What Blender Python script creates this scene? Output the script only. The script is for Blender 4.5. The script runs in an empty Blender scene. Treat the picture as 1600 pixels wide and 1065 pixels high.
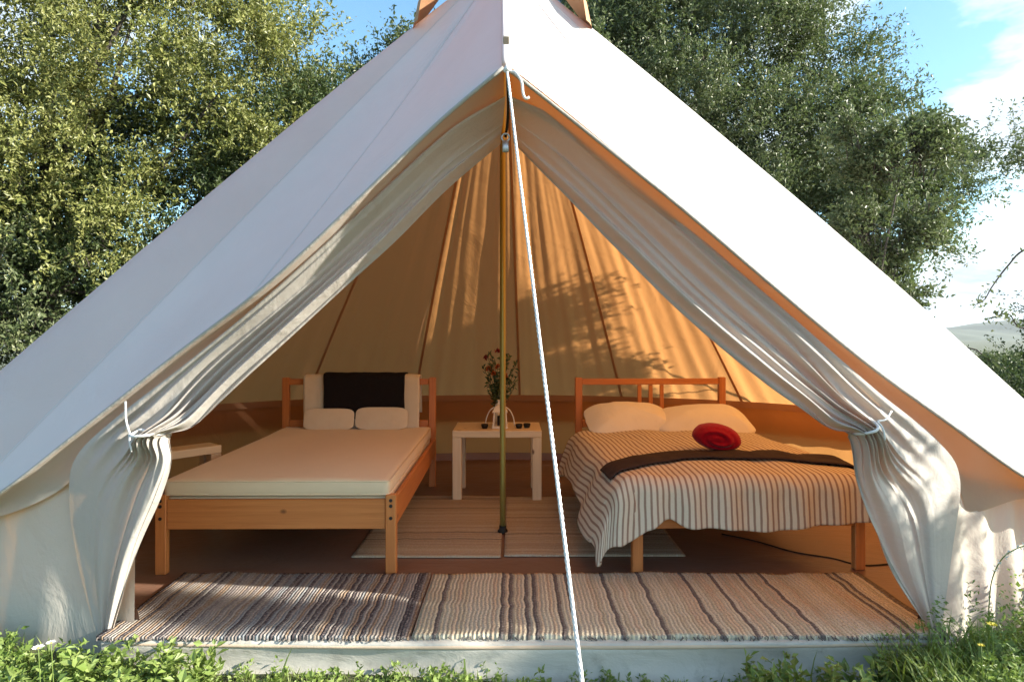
import bpy, math, random
import numpy as np
from mathutils import Vector

random.seed(7)
RNG = np.random.default_rng(7)
SC = bpy.context.scene
COL = SC.collection
PI = math.pi

# ------------------------------------------------------------------ camera
EYE = 1.29
F_PX, CX, CY = 1036.0, 800.0, 520.0            # focal length and principal point in photo pixels
cam_d = bpy.data.cameras.new("camera")
cam = bpy.data.objects.new("camera", cam_d)
COL.objects.link(cam)
cam.location = (0, 0, EYE)
cam.rotation_euler = (math.radians(90), 0, 0)
cam_d.sensor_width = 36.0
cam_d.lens = 36.0 * F_PX / 1600.0
cam_d.shift_y = -(532.5 - CY) / 1600.0
cam_d.clip_start = 0.05
cam_d.clip_end = 6000
SC.camera = cam

# ------------------------------------------------------------------ light
SUN_AZ = math.radians(-13)      # measured from +X (the tent's right) towards +Y
SUN_EL = math.radians(25)
SUN_DIR = Vector((math.cos(SUN_AZ) * math.cos(SUN_EL), math.sin(SUN_AZ) * math.cos(SUN_EL), math.sin(SUN_EL)))
sun_d = bpy.data.lights.new("sun", "SUN")
sun_d.energy = 5.0
sun_d.angle = math.radians(0.6)
sun_d.color = (1.0, 0.93, 0.82)
sun = bpy.data.objects.new("sun", sun_d)
sun.rotation_euler = (-SUN_DIR).to_track_quat("-Z", "Y").to_euler()
sun.location = (8, -2, 9)
COL.objects.link(sun)

SC.view_settings.view_transform = "Standard"
SC.view_settings.look = "None"
SC.view_settings.gamma = 1.0
SC.view_settings.use_curve_mapping = False
SC.view_settings.exposure = 1.62

world = bpy.data.worlds.new("World")
SC.world = world
world.use_nodes = True


class NT:
    """small helper round a node tree"""
    def __init__(self, nt):
        self.nt = nt
        nt.nodes.clear()

    def n(self, kind, inputs=None, **props):
        nd = self.nt.nodes.new(kind)
        for k, v in props.items():
            setattr(nd, k, v)
        for k, v in (inputs or {}).items():
            self.set(nd.inputs[k], v)
        return nd

    def set(self, sock, v):
        if isinstance(v, bpy.types.NodeSocket):
            self.nt.links.new(v, sock)
        else:
            sock.default_value = v

    def ramp(self, fac, stops, interp="LINEAR"):
        r = self.nt.nodes.new("ShaderNodeValToRGB")
        r.color_ramp.interpolation = interp
        e = r.color_ramp.elements
        while len(e) < len(stops):
            e.new(0.5)
        for i, (p, c) in enumerate(stops):
            e[i].position = p
            e[i].color = c if len(c) == 4 else (*c, 1)
        self.set(r.inputs[0], fac)
        return r.outputs[0]

    def mix(self, fac, a, b, mode="MIX"):
        m = self.nt.nodes.new("ShaderNodeMix")
        m.data_type = "RGBA"
        m.blend_type = mode
        self.set(m.inputs[0], fac)
        for idx, v in ((6, a), (7, b)):
            if not isinstance(v, bpy.types.NodeSocket) and len(v) == 3:
                v = (*v, 1)
            self.set(m.inputs[idx], v)
        return m.outputs[2]

    def math(self, op, a, b=0.0, clamp=False):
        m = self.nt.nodes.new("ShaderNodeMath")
        m.operation = op
        m.use_clamp = clamp
        self.set(m.inputs[0], a)
        self.set(m.inputs[1], b)
        return m.outputs[0]

    def noise(self, vec, scale, detail=4.0, rough=0.5, dist=0.0, out="Fac"):
        t = self.n("ShaderNodeTexNoise", {"Scale": scale, "Detail": detail, "Roughness": rough, "Distortion": dist})
        if vec is not None:
            self.set(t.inputs["Vector"], vec)
        return t.outputs[out]

    def mapping(self, vec, scale=(1, 1, 1), loc=(0, 0, 0), rot=(0, 0, 0)):
        m = self.n("ShaderNodeMapping", {"Scale": scale, "Location": loc, "Rotation": rot})
        self.set(m.inputs["Vector"], vec)
        return m.outputs[0]

    def bump(self, height, strength=0.3, dist=0.01, normal=None):
        b = self.n("ShaderNodeBump", {"Strength": strength, "Distance": dist, "Height": height})
        if normal is not None:
            self.set(b.inputs["Normal"], normal)
        return b.outputs[0]


# world: clear blue sky with broken white and grey cloud
w = NT(world.node_tree)
sky = w.n("ShaderNodeTexSky", sky_type="NISHITA", sun_disc=False, sun_elevation=SUN_EL,
          sun_rotation=math.radians(90) - SUN_AZ, air_density=1.0, dust_density=1.2, ozone_density=1.2)
tc = w.n("ShaderNodeTexCoord")
sep = w.n("ShaderNodeSeparateXYZ", {"Vector": tc.outputs["Generated"]})
zc = w.math("MAXIMUM", sep.outputs[2], 0.0)
zd = w.math("ADD", zc, 0.22)
px = w.math("DIVIDE", sep.outputs[0], zd)
py = w.math("DIVIDE", sep.outputs[1], zd)
cv = w.n("ShaderNodeCombineXYZ", {"X": px, "Y": py, "Z": 0.3}).outputs[0]
CLOUD_AT = (0.42, 2.7, 0.0)
cvm = w.mapping(cv, (0.8, 0.8, 1), CLOUD_AT)
cl = w.noise(cvm, 1.0, 8.0, 0.56, 0.35)
mask = w.ramp(cl, [(0.49, (0, 0, 0)), (0.545, (0.75, 0.75, 0.75)), (0.62, (1, 1, 1))])
thick = w.ramp(cl, [(0.50, (1, 1, 1)), (0.70, (0, 0, 0))])
lump = w.noise(w.mapping(cv, (1.6, 1.6, 1), (1, 5, 2)), 2.0, 6.0, 0.6, 0.3)
tone = w.math("ADD", w.math("MULTIPLY", thick, 0.65), w.math("MULTIPLY", lump, 0.5), True)
shade = w.ramp(tone, [(0.30, (2.5, 3.1, 3.8)), (0.66, (5.2, 5.9, 6.5)), (0.95, (7.6, 8.0, 8.1))])
blue = w.mix(1.0, sky.outputs[0], (1.18, 1.56, 1.62), "MULTIPLY")
low = w.ramp(zc, [(0.0, (1, 1, 1)), (0.16, (0, 0, 0))])
skyb = w.mix(w.math("MULTIPLY", low, 0.55), blue, (6.5, 8.2, 9.6))
skyc = w.mix(mask, skyb, shade)
bg = w.n("ShaderNodeBackground", {"Color": skyc, "Strength": 0.072})
wo = w.n("ShaderNodeOutputWorld", {"Surface": bg.outputs[0]})

# ------------------------------------------------------------------ materials
MATS = {}


def material(name, build):
    m = bpy.data.materials.new(name)
    m.use_nodes = True
    t = NT(m.node_tree)
    out = t.n("ShaderNodeOutputMaterial")
    build(t, out)
    MATS[name] = m
    return m


def principled(t, out, color, rough=0.6, normal=None, **kw):
    ins = {"Base Color": color if isinstance(color, bpy.types.NodeSocket) else (*color, 1), "Roughness": rough}
    ins.update(kw)
    p = t.n("ShaderNodeBsdfPrincipled", ins)
    if normal is not None:
        t.set(p.inputs["Normal"], normal)
    t.set(out.inputs["Surface"], p.outputs[0])
    return p


def canvas_mat(name, base=(0.70, 0.70, 0.685), through=(0.88, 0.33, 0.08), share=0.25, wrinkle=0.25, inside=None, crease=0.0):
    def build(t, out):
        tcn = t.n("ShaderNodeTexCoord")
        ob = tcn.outputs["Object"]
        big = t.noise(ob, 1.3, 5.0, 0.6)
        col = t.mix(t.ramp(big, [(0.3, (0, 0, 0)), (0.75, (1, 1, 1))]), base, tuple(c * 0.91 for c in base))
        spots = t.ramp(t.noise(ob, 26.0, 3.0, 0.6), [(0.70, (0, 0, 0)), (0.76, (1, 1, 1))])
        col = t.mix(t.math("MULTIPLY", spots, 0.10), col, (0.42, 0.38, 0.30))
        if inside is not None:            # inner face coloured dark tan to carry the dim warm interior light
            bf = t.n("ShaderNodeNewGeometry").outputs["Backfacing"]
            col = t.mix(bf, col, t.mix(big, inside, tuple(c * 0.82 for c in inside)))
        weave = t.n("ShaderNodeTexWave", {"Vector": ob, "Scale": 160.0, "Distortion": 1.0, "Detail": 1.0}).outputs["Fac"]
        w1 = t.noise(t.mapping(ob, (1.0, 1.0, 1.0)), 2.4, 6.0, 0.55, 0.8)
        n1 = t.bump(w1, wrinkle, 0.05)
        if crease > 0:
            fine = t.noise(t.mapping(ob, (1.0, 1.0, 0.7), (0, 0, 0), (0.3, 0.2, 0.5)), 7.0, 5.0, 0.6, 1.6)
            ridge = t.math("ABSOLUTE", t.math("SUBTRACT", fine, 0.5))
            n1 = t.bump(ridge, crease, 0.05, n1)
        n2 = t.bump(weave, 0.08, 0.001, n1)
        d = t.n("ShaderNodeBsdfPrincipled", {"Base Color": col, "Roughness": 0.85, "Normal": n2,
                                            "Specular IOR Level": 0.15})
        tr = t.n("ShaderNodeBsdfTranslucent", {"Color": (*through, 1), "Normal": n2})
        mx = t.n("ShaderNodeMixShader", {0: share})
        t.set(mx.inputs[1], d.outputs[0])
        t.set(mx.inputs[2], tr.outputs[0])
        t.set(out.inputs["Surface"], mx.outputs[0])
    return material(name, build)


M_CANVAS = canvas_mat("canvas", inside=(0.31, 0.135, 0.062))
M_CANVAS_IN = canvas_mat("canvas_dim_inside", through=(0.90, 0.41, 0.135), share=0.36, inside=(0.31, 0.135, 0.062), wrinkle=0.3)
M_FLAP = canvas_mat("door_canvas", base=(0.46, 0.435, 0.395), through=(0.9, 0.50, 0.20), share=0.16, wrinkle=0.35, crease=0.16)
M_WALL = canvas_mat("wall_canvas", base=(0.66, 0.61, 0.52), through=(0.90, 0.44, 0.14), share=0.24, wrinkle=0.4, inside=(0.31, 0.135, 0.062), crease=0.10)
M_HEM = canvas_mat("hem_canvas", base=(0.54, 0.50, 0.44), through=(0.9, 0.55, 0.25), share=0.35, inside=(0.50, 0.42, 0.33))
M_SEAM = canvas_mat("seam_canvas", base=(0.30, 0.165, 0.095), through=(0.8, 0.36, 0.13), share=0.18, wrinkle=0.1)


def pine_build(col_a, col_b, rough=0.42):
    def build(t, out):
        tcn = t.n("ShaderNodeTexCoord")
        ob = tcn.outputs["Object"]
        uv = tcn.outputs["UV"]
        rnd = t.n("ShaderNodeObjectInfo").outputs["Random"]
        off = t.n("ShaderNodeCombineXYZ", {"X": t.math("MULTIPLY", rnd, 9.0), "Y": t.math("MULTIPLY", rnd, 5.0)}).outputs[0]
        v = t.n("ShaderNodeVectorMath", {0: uv, 1: off}, operation="ADD").outputs[0]
        g = t.noise(t.mapping(v, (1.2, 26, 1)), 1.6, 6.0, 0.6, 0.6)
        col = t.mix(t.ramp(g, [(0.3, (0, 0, 0)), (0.72, (1, 1, 1))]), col_a, col_b)
        vo = t.n("ShaderNodeTexVoronoi", {"Vector": t.mapping(v, (7.0, 10.0, 1)), "Scale": 1.0, "Randomness": 0.9})
        pick = t.n("ShaderNodeSeparateColor", {"Color": vo.outputs["Color"]}).outputs[0]
        knot = t.math("MULTIPLY", t.ramp(vo.outputs["Distance"], [(0.07, (1, 1, 1)), (0.18, (0, 0, 0))]), t.math("GREATER_THAN", pick, 0.45))
        col = t.mix(knot, col, (0.10, 0.035, 0.012))
        n = t.bump(g, 0.12, 0.002)
        principled(t, out, col, rough, n, **{"Specular IOR Level": 0.4})
    return build


M_PINE = material("orange_pine", pine_build((0.58, 0.215, 0.062), (0.43, 0.14, 0.036)))
M_BIRCH = material("pale_birch", pine_build((0.70, 0.56, 0.38), (0.60, 0.46, 0.29), 0.5))


def fabric(name, c1, c2, scale=40.0, rough=0.9, bump=0.3, sheen=0.2):
    def build(t, out):
        ob = t.n("ShaderNodeTexCoord").outputs["Object"]
        nz = t.noise(ob, scale, 4.0, 0.6)
        fine = t.noise(ob, scale * 6, 2.0, 0.6)
        big = t.noise(ob, 5.0, 4.0, 0.6, 0.5)
        col = t.mix(nz, c1, c2)
        n = t.bump(fine, bump, 0.002, t.bump(big, bump, 0.02))
        principled(t, out, col, rough, n, **{"Specular IOR Level": 0.1, "Sheen Weight": sheen})
    return material(name, build)


M_CREAM = fabric("cream_cotton", (0.72, 0.64, 0.50), (0.64, 0.56, 0.42), 18)
M_MATT = fabric("mattress_cotton", (0.74, 0.60, 0.41), (0.69, 0.55, 0.37), 12, bump=0.15)
M_BLACK = fabric("black_fleece", (0.008, 0.007, 0.008), (0.018, 0.015, 0.016), 60, sheen=0.0)
M_THROW = fabric("dark_brown_throw", (0.035, 0.022, 0.020), (0.050, 0.034, 0.030), 60, bump=0.5, sheen=0.0)
M_RED = fabric("red_fleece", (0.40, 0.003, 0.014), (0.20, 0.002, 0.008), 55, bump=0.9, sheen=0.1)
M_PILLOW = fabric("pillow_cotton", (0.78, 0.72, 0.60), (0.70, 0.63, 0.50), 10, bump=0.5)
M_WHITE = fabric("white_paint", (0.70, 0.66, 0.58), (0.64, 0.60, 0.52), 12, rough=0.5, bump=0.05, sheen=0.0)
M_ROPE = fabric("white_rope", (0.80, 0.78, 0.76), (0.60, 0.58, 0.56), 90, bump=0.8, sheen=0.0)
M_DARK = fabric("dark_iron", (0.015, 0.013, 0.012), (0.03, 0.025, 0.02), 30, rough=0.5, bump=0.1, sheen=0.0)


def duvet_build(t, out):
    uv = t.n("ShaderNodeTexCoord").outputs["UV"]
    s = t.n("ShaderNodeSeparateXYZ", {"Vector": uv})
    wob = t.math("MULTIPLY", t.math("SUBTRACT", t.noise(t.mapping(uv, (2, 2, 2)), 3.0, 3.0), 0.5), 0.012)
    x = t.math("ADD", s.outputs[0], wob)
    fr = t.math("FRACT", t.math("MULTIPLY", x, 1 / 0.0345))
    band = t.ramp(fr, [(0.0, (1, 1, 1)), (0.54, (1, 1, 1)), (0.64, (0, 0, 0)), (0.90, (0, 0, 0)), (1.0, (1, 1, 1))])
    fine = t.noise(uv, 90.0, 3.0)
    light = t.mix(fine, (0.64, 0.56, 0.44), (0.57, 0.49, 0.38))
    dark = t.mix(fine, (0.32, 0.22, 0.165), (0.26, 0.17, 0.125))
    col = t.mix(band, dark, light)
    big = t.noise(uv, 7.0, 5.0, 0.6, 0.6)
    n = t.bump(fine, 0.3, 0.001, t.bump(big, 0.35, 0.03))
    principled(t, out, col, 0.9, n, **{"Specular IOR Level": 0.1})


M_DUVET = material("striped_duvet_cotton", duvet_build)


def rag_rug(name, period, dark, lights, warm=0.0, dark_share=0.3, speck=0.0):
    """woven rag stripes running along V (uv in metres)"""
    def build(t, out):
        uv = t.n("ShaderNodeTexCoord").outputs["UV"]
        s = t.n("ShaderNodeSeparateXYZ", {"Vector": uv})
        wav = t.noise(t.mapping(uv, (1.5, 5.0, 1)), 2.0, 3.0, 0.5)
        x = t.math("ADD", s.outputs[0], t.math("MULTIPLY", t.math("SUBTRACT", wav, 0.5), 0.028))
        xs = t.math("MULTIPLY", x, 1 / period)
        cell = t.math("FLOOR", xs)
        wn = t.n("ShaderNodeTexWhiteNoise", noise_dimensions="1D")
        t.set(wn.inputs["W"], cell)
        wn2 = t.n("ShaderNodeTexWhiteNoise", noise_dimensions="1D")
        t.set(wn2.inputs["W"], t.math("ADD", cell, 77.3))
        stops = [(i / len(lights), c) for i, c in enumerate(lights)]
        col = t.ramp(wn.outputs[0], stops, "CONSTANT")
        isdark = t.math("LESS_THAN", wn2.outputs[0], dark_share)
        col = t.mix(isdark, col, dark)
        fr = t.math("FRACT", xs)
        edge = t.math("ABSOLUTE", t.math("SUBTRACT", fr, 0.5))
        groove = t.ramp(edge, [(0.34, (0, 0, 0)), (0.5, (1, 1, 1))])
        col = t.mix(t.math("MULTIPLY", groove, 0.45), col, tuple(c * 0.35 for c in lights[0]))
        sp = t.noise(t.mapping(uv, (1, 1, 1)), 120.0, 2.0, 0.7)
        col = t.mix(t.math("MULTIPLY", t.ramp(sp, [(0.50, (0, 0, 0)), (0.62, (1, 1, 1))]), 0.35 + speck), col, dark)
        sp2 = t.noise(t.mapping(uv, (1, 2.2, 1), (4, 3, 0)), 60.0, 2.0, 0.6)
        col = t.mix(t.math("MULTIPLY", t.ramp(sp2, [(0.52, (0, 0, 0)), (0.62, (1, 1, 1))]), 0.35), col, (0.55, 0.50, 0.45))
        h = t.math("ADD", t.math("MULTIPLY", t.math("SUBTRACT", 0.5, edge), 2.0), t.math("MULTIPLY", sp, 0.8))
        n = t.bump(h, 0.9, 0.006)
        principled(t, out, col, 0.95, n, **{"Specular IOR Level": 0.05})
    return material(name, build)


M_RUG_A = rag_rug("rug_multicolour", 0.015, (0.07, 0.058, 0.06),
                  [(0.27, 0.245, 0.22), (0.34, 0.305, 0.26), (0.27, 0.19, 0.125), (0.21, 0.225, 0.23), (0.31, 0.275, 0.235), (0.20, 0.175, 0.16), (0.30, 0.24, 0.18)], dark_share=0.20)
M_RUG_B = rag_rug("rug_beige", 0.019, (0.14, 0.115, 0.10),
                  [(0.60, 0.53, 0.38), (0.66, 0.57, 0.41), (0.52, 0.45, 0.31), (0.60, 0.47, 0.32)], dark_share=0.13, speck=0.25)
M_RUG_C = rag_rug("rug_sand", 0.022, (0.22, 0.17, 0.12),
                  [(0.46, 0.38, 0.26), (0.40, 0.32, 0.21), (0.36, 0.28, 0.19), (0.43, 0.34, 0.23)], dark_share=0.10, speck=0.0)


def floor_build(t, out):
    ob = t.n("ShaderNodeTexCoord").outputs["Object"]
    a = t.noise(t.mapping(ob, (1, 1.6, 1)), 2.0, 5.0, 0.6, 0.4)
    f = t.noise(ob, 40.0, 3.0)
    col = t.mix(a, (0.21, 0.115, 0.075), (0.15, 0.08, 0.052))
    n = t.bump(f, 0.15, 0.002, t.bump(a, 0.5, 0.03))
    principled(t, out, col, 0.42, n)


M_FLOOR = material("groundsheet_brown", floor_build)


def lip_build(t, out):
    ob = t.n("ShaderNodeTexCoord").outputs["Object"]
    a = t.noise(t.mapping(ob, (1, 1, 2.0)), 3.5, 6.0, 0.65, 0.8)
    dirt = t.ramp(t.noise(ob, 9.0, 5.0, 0.7), [(0.52, (0, 0, 0)), (0.70, (1, 1, 1))])
    col = t.mix(a, (0.52, 0.49, 0.43), (0.40, 0.38, 0.33))
    col = t.mix(t.math("MULTIPLY", dirt, 0.35), col, (0.17, 0.14, 0.10))
    principled(t, out, col, 0.6, t.bump(a, 0.30, 0.03))


M_LIP = material("groundsheet_grey", lip_build)


def brass_build(t, out):
    ob = t.n("ShaderNodeTexCoord").outputs["Object"]
    a = t.noise(t.mapping(ob, (1, 1, 0.2)), 14.0, 4.0)
    col = t.mix(a, (0.36, 0.30, 0.085), (0.26, 0.21, 0.055))
    principled(t, out, col, 0.38, None, **{"Metallic": 0.55})


M_BRASS = material("brassy_metal", brass_build)


def steel_build(t, out):
    principled(t, out, t.mix(t.noise(None, 20.0), (0.55, 0.57, 0.60), (0.40, 0.42, 0.45)), 0.35, None, **{"Metallic": 0.8})


M_STEEL = material("zinc_steel", steel_build)


def leaf_mat(name, c1, c2, c3, tint=(0.10, 0.16, 0.02), share=0.3):
    def build(t, out):
        r = t.n("ShaderNodeNewGeometry").outputs["Random Per Island"]
        ob = t.n("ShaderNodeTexCoord").outputs["Object"]
        big = t.noise(ob, 0.9, 3.0, 0.6)
        col = t.ramp(r, [(0.0, c1), (0.45, c2), (0.85, c3), (1.0, tuple(min(1, c * 1.25) for c in c3))])
        col = t.mix(t.ramp(big, [(0.35, (0, 0, 0)), (0.7, (1, 1, 1))]), col, c3)
        col = t.mix(0.45, col, t.ramp(r, [(0.0, c1), (0.5, c2), (1.0, c3)]))
        p = t.n("ShaderNodeBsdfPrincipled", {"Base Color": col, "Roughness": 0.45, "Specular IOR Level": 0.45})
        tr = t.n("ShaderNodeBsdfTranslucent", {"Color": t.mix(0.5, col, tint)})
        mx = t.n("ShaderNodeMixShader", {0: share})
        t.set(mx.inputs[1], p.outputs[0])
        t.set(mx.inputs[2], tr.outputs[0])
        t.set(out.inputs["Surface"], mx.outputs[0])
    return material(name, build)


M_LEAF_BRIGHT = leaf_mat("leaves_yellow_green", (0.10, 0.12, 0.025), (0.17, 0.19, 0.05), (0.29, 0.29, 0.10), (0.20, 0.24, 0.03), 0.3)
M_LEAF_DARK = leaf_mat("leaves_dark_green", (0.028, 0.048, 0.014), (0.055, 0.082, 0.024), (0.10, 0.13, 0.045), (0.07, 0.12, 0.02), 0.25)
M_LEAF_OLIVE = leaf_mat("leaves_olive_green", (0.055, 0.08, 0.028), (0.10, 0.13, 0.050), (0.18, 0.20, 0.10), (0.10, 0.16, 0.03), 0.3)
M_GRASS = leaf_mat("grass_blades", (0.07, 0.12, 0.018), (0.14, 0.21, 0.035), (0.25, 0.31, 0.08), (0.20, 0.30, 0.03), 0.35)
M_WEED = leaf_mat("weed_leaves", (0.08, 0.14, 0.02), (0.15, 0.23, 0.045), (0.26, 0.33, 0.10), (0.22, 0.34, 0.04), 0.35)


def bark_build(t, out):
    ob = t.n("ShaderNodeTexCoord").outputs["Object"]
    a = t.noise(t.mapping(ob, (1, 1, 0.25)), 14.0, 5.0, 0.6)
    principled(t, out, t.mix(a, (0.035, 0.028, 0.022), (0.085, 0.07, 0.055)), 0.9, t.bump(a, 0.8, 0.02))


M_BARK = material("bark", bark_build)


def ground_build(t, out):
    ob = t.n("ShaderNodeTexCoord").outputs["Object"]
    a = t.noise(ob, 3.0, 6.0, 0.65)
    b = t.noise(ob, 0.03, 4.0, 0.6)
    col = t.mix(a, (0.030, 0.040, 0.014), (0.075, 0.085, 0.028))
    col = t.mix(t.math("MULTIPLY", b, 0.6), col, (0.10, 0.10, 0.045))
    principled(t, out, col, 0.95, t.bump(t.noise(ob, 30.0, 4.0), 0.8, 0.02))


M_GROUND = material("meadow_soil", ground_build)


def hill_build(t, out):
    ob = t.n("ShaderNodeTexCoord").outputs["Object"]
    a = t.noise(ob, 0.012, 6.0, 0.65)
    principled(t, out, t.mix(a, (0.035, 0.055, 0.03), (0.10, 0.11, 0.06)), 0.95)


M_HILL = material("wooded_hill", hill_build)


def flat(name, col, rough=0.6, **kw):
    def build(t, out):
        ob = t.n("ShaderNodeTexCoord").outputs["Object"]
        nz = t.noise(ob, 25.0, 3.0)
        principled(t, out, t.mix(nz, col, tuple(c * 0.75 for c in col)), rough, None, **kw)
    return material(name, build)


M_ORANGE = flat("orange_petals", (0.42, 0.10, 0.015))
M_REDP = flat("red_petals", (0.28, 0.025, 0.018))
M_YELLOW = flat("yellow_petals", (0.80, 0.62, 0.04))
M_WPETAL = flat("white_petals", (0.75, 0.75, 0.68))
M_TAN = flat("tan_leather", (0.45, 0.24, 0.12), 0.7)
M_CLOTHPEG = flat("dark_hole", (0.02, 0.012, 0.01), 0.5)

# ------------------------------------------------------------------ mesh helpers


def mesh_obj(name, verts, faces, m, parent=None, smooth=True, uv=None):
    """verts (n,3); faces an (f,k) array or a list of tuples; uv (n,2) per vertex"""
    me = bpy.data.meshes.new(name)
    verts = np.asarray(verts, dtype=np.float32).reshape(-1, 3)
    if isinstance(faces, np.ndarray) and faces.ndim == 2:
        k = faces.shape[1]
        me.vertices.add(len(verts))
        me.vertices.foreach_set("co", verts.ravel())
        me.loops.add(faces.size)
        me.loops.foreach_set("vertex_index", faces.ravel().astype(np.int32))
        me.polygons.add(len(faces))
        me.polygons.foreach_set("loop_start", (np.arange(len(faces)) * k).astype(np.int32))
        loops = faces.ravel()
    else:
        me.from_pydata([tuple(map(float, v)) for v in verts], [], [tuple(int(i) for i in f) for f in faces])
        loops = np.array([i for f in faces for i in f])
    if uv is not None:
        lay = me.uv_layers.new(name="UVMap")
        lay.data.foreach_set("uv", np.asarray(uv, dtype=np.float32)[loops].ravel())
    me.update(calc_edges=True)
    me.polygons.foreach_set("use_smooth", [smooth] * len(me.polygons))
    me.materials.append(m)
    me.validate()
    o = bpy.data.objects.new(name, me)
    COL.objects.link(o)
    if parent is not None:
        o.parent = parent
    return o


def thing(name, label, cat, loc=(0, 0, 0), rz=0.0, group=None):
    o = bpy.data.objects.new(name, None)
    o.empty_display_size = 0.2
    COL.objects.link(o)
    o.location = loc
    o.rotation_euler = (0, 0, rz)
    o["label"] = label
    o["category"] = cat
    if group:
        o["group"] = group
    return o


def tag(o, label, cat, group=None, kind=None):
    o["label"] = label
    o["category"] = cat
    if group:
        o["group"] = group
    if kind:
        o["kind"] = kind
    return o


class MB:
    """collects boxes, tubes and grids into one mesh"""
    def __init__(self):
        self.v, self.f, self.u = [], [], []
        self.has_uv = False

    def add(self, verts, faces, uv=None):
        b = len(self.v)
        self.v += [tuple(p) for p in verts]
        self.f += [tuple(i + b for i in fc) for fc in faces]
        self.u += list(uv) if uv is not None else [(p[0] + p[1], p[2]) for p in verts]

    def box(self, lo, hi, bev=0.004):
        """box with chamfered edges; the uv runs along the longest side"""
        lo, hi = np.array(lo, float), np.array(hi, float)
        d = hi - lo
        b = min(bev, d.min() * 0.45)
        ax = int(np.argmax(d))
        verts, idx = [], {}
        for sx in (0, 1):
            for sy in (0, 1):
                for sz in (0, 1):
                    s = (sx, sy, sz)
                    for a in range(3):
                        p = [0, 0, 0]
                        for k in range(3):
                            end = hi[k] if s[k] else lo[k]
                            p[k] = end if k == a else end - b * (1 if s[k] else -1)
                        idx[(s, a)] = len(verts)
                        verts.append(p)
        faces = []
        for a in range(3):
            o1, o2 = [k for k in range(3) if k != a]
            for s in (0, 1):
                ring = []
                for q1, q2 in ((0, 0), (1, 0), (1, 1), (0, 1)):
                    c = [0, 0, 0]
                    c[a], c[o1], c[o2] = s, q1, q2
                    ring.append(idx[(tuple(c), a)])
                faces.append(ring)
        for a in range(3):
            o1, o2 = [k for k in range(3) if k != a]
            for q1 in (0, 1):
                for q2 in (0, 1):
                    c0, c1 = [0, 0, 0], [0, 0, 0]
                    c0[a], c1[a] = 0, 1
                    c0[o1] = c1[o1] = q1
                    c0[o2] = c1[o2] = q2
                    faces.append([idx[(tuple(c0), o1)], idx[(tuple(c1), o1)], idx[(tuple(c1), o2)], idx[(tuple(c0), o2)]])
        for c in [(i, j, k) for i in (0, 1) for j in (0, 1) for k in (0, 1)]:
            faces.append([idx[(c, 0)], idx[(c, 1)], idx[(c, 2)]])
        ctr = (lo + hi) / 2
        V = np.array(verts)
        fixed = []
        for fc in faces:
            P = V[fc]
            nrm = np.cross(P[1] - P[0], P[2] - P[0])
            if np.dot(nrm, P.mean(0) - ctr) < 0:
                fc = fc[::-1]
            fixed.append(fc)
        oth = [k for k in range(3) if k != ax]
        uv = [(p[ax], p[oth[0]] + p[oth[1]]) for p in verts]
        self.add(verts, fixed, uv)
        return self

    def tube(self, pts, r, seg=10, caps=True):
        pts = np.array(pts, float)
        n = len(pts)
        rs = np.full(n, r) if np.isscalar(r) else np.array(r, float)
        tan = np.gradient(pts, axis=0)
        tan /= np.linalg.norm(tan, axis=1)[:, None] + 1e-12
        up = np.array([0, 0, 1.0]) if abs(tan[0][2]) < 0.9 else np.array([1.0, 0, 0])
        verts, uv = [], []
        s = np.cross(tan[0], up)
        s /= np.linalg.norm(s)
        ln = 0
        for i in range(n):
            s = s - tan[i] * np.dot(s, tan[i])
            s /= np.linalg.norm(s)
            q = np.cross(tan[i], s)
            if i:
                ln += np.linalg.norm(pts[i] - pts[i - 1])
            for k in range(seg):
                a = 2 * PI * k / seg
                verts.append(pts[i] + rs[i] * (math.cos(a) * s + math.sin(a) * q))
                uv.append((ln, rs[i] * a))
        faces = [(i * seg + k, i * seg + (k + 1) % seg, (i + 1) * seg + (k + 1) % seg, (i + 1) * seg + k)
                 for i in range(n - 1) for k in range(seg)]
        if caps:
            faces += [tuple(reversed(range(seg))), tuple((n - 1) * seg + k for k in range(seg))]
        self.add(verts, faces, uv)
        return self

    def lathe(self, prof, c=(0, 0, 0), seg=20):
        verts, uv = [], []
        for r, z in prof:
            for k in range(seg):
                a = 2 * PI * k / seg
                verts.append((c[0] + r * math.cos(a), c[1] + r * math.sin(a), c[2] + z))
                uv.append((a * r, z))
        n = len(prof)
        faces = [(i * seg + k, i * seg + (k + 1) % seg, (i + 1) * seg + (k + 1) % seg, (i + 1) * seg + k)
                 for i in range(n - 1) for k in range(seg)]
        self.add(verts, faces, uv)
        return self

    def build(self, name, m, parent=None, smooth=False):
        return mesh_obj(name, self.v, self.f, m, parent, smooth, self.u)


def grid_faces(nr, nc):
    i = np.arange(nr - 1)[:, None] * nc + np.arange(nc - 1)[None, :]
    return np.stack([i, i + 1, i + nc + 1, i + nc], -1).reshape(-1, 4)


def interp(keys, t):
    """smooth (catmull-rom) interpolation of rows [t, a, b, ...] at array t"""
    K = np.array(keys, float)
    t = np.atleast_1d(np.asarray(t, float))
    T, V = K[:, 0], K[:, 1:]
    n = len(T)
    m = np.zeros_like(V)
    for i in range(n):
        a, b = max(i - 1, 0), min(i + 1, n - 1)
        m[i] = (V[b] - V[a]) / (T[b] - T[a])
    j = np.clip(np.searchsorted(T, t, side="right") - 1, 0, n - 2)
    h = (T[j + 1] - T[j])[:, None]
    u = np.clip((t - T[j])[:, None] / h, 0, 1)
    return ((2 * u**3 - 3 * u**2 + 1) * V[j] + (u**3 - 2 * u**2 + u) * h * m[j]
            + (-2 * u**3 + 3 * u**2) * V[j + 1] + (u**3 - u**2) * h * m[j + 1])


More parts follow.
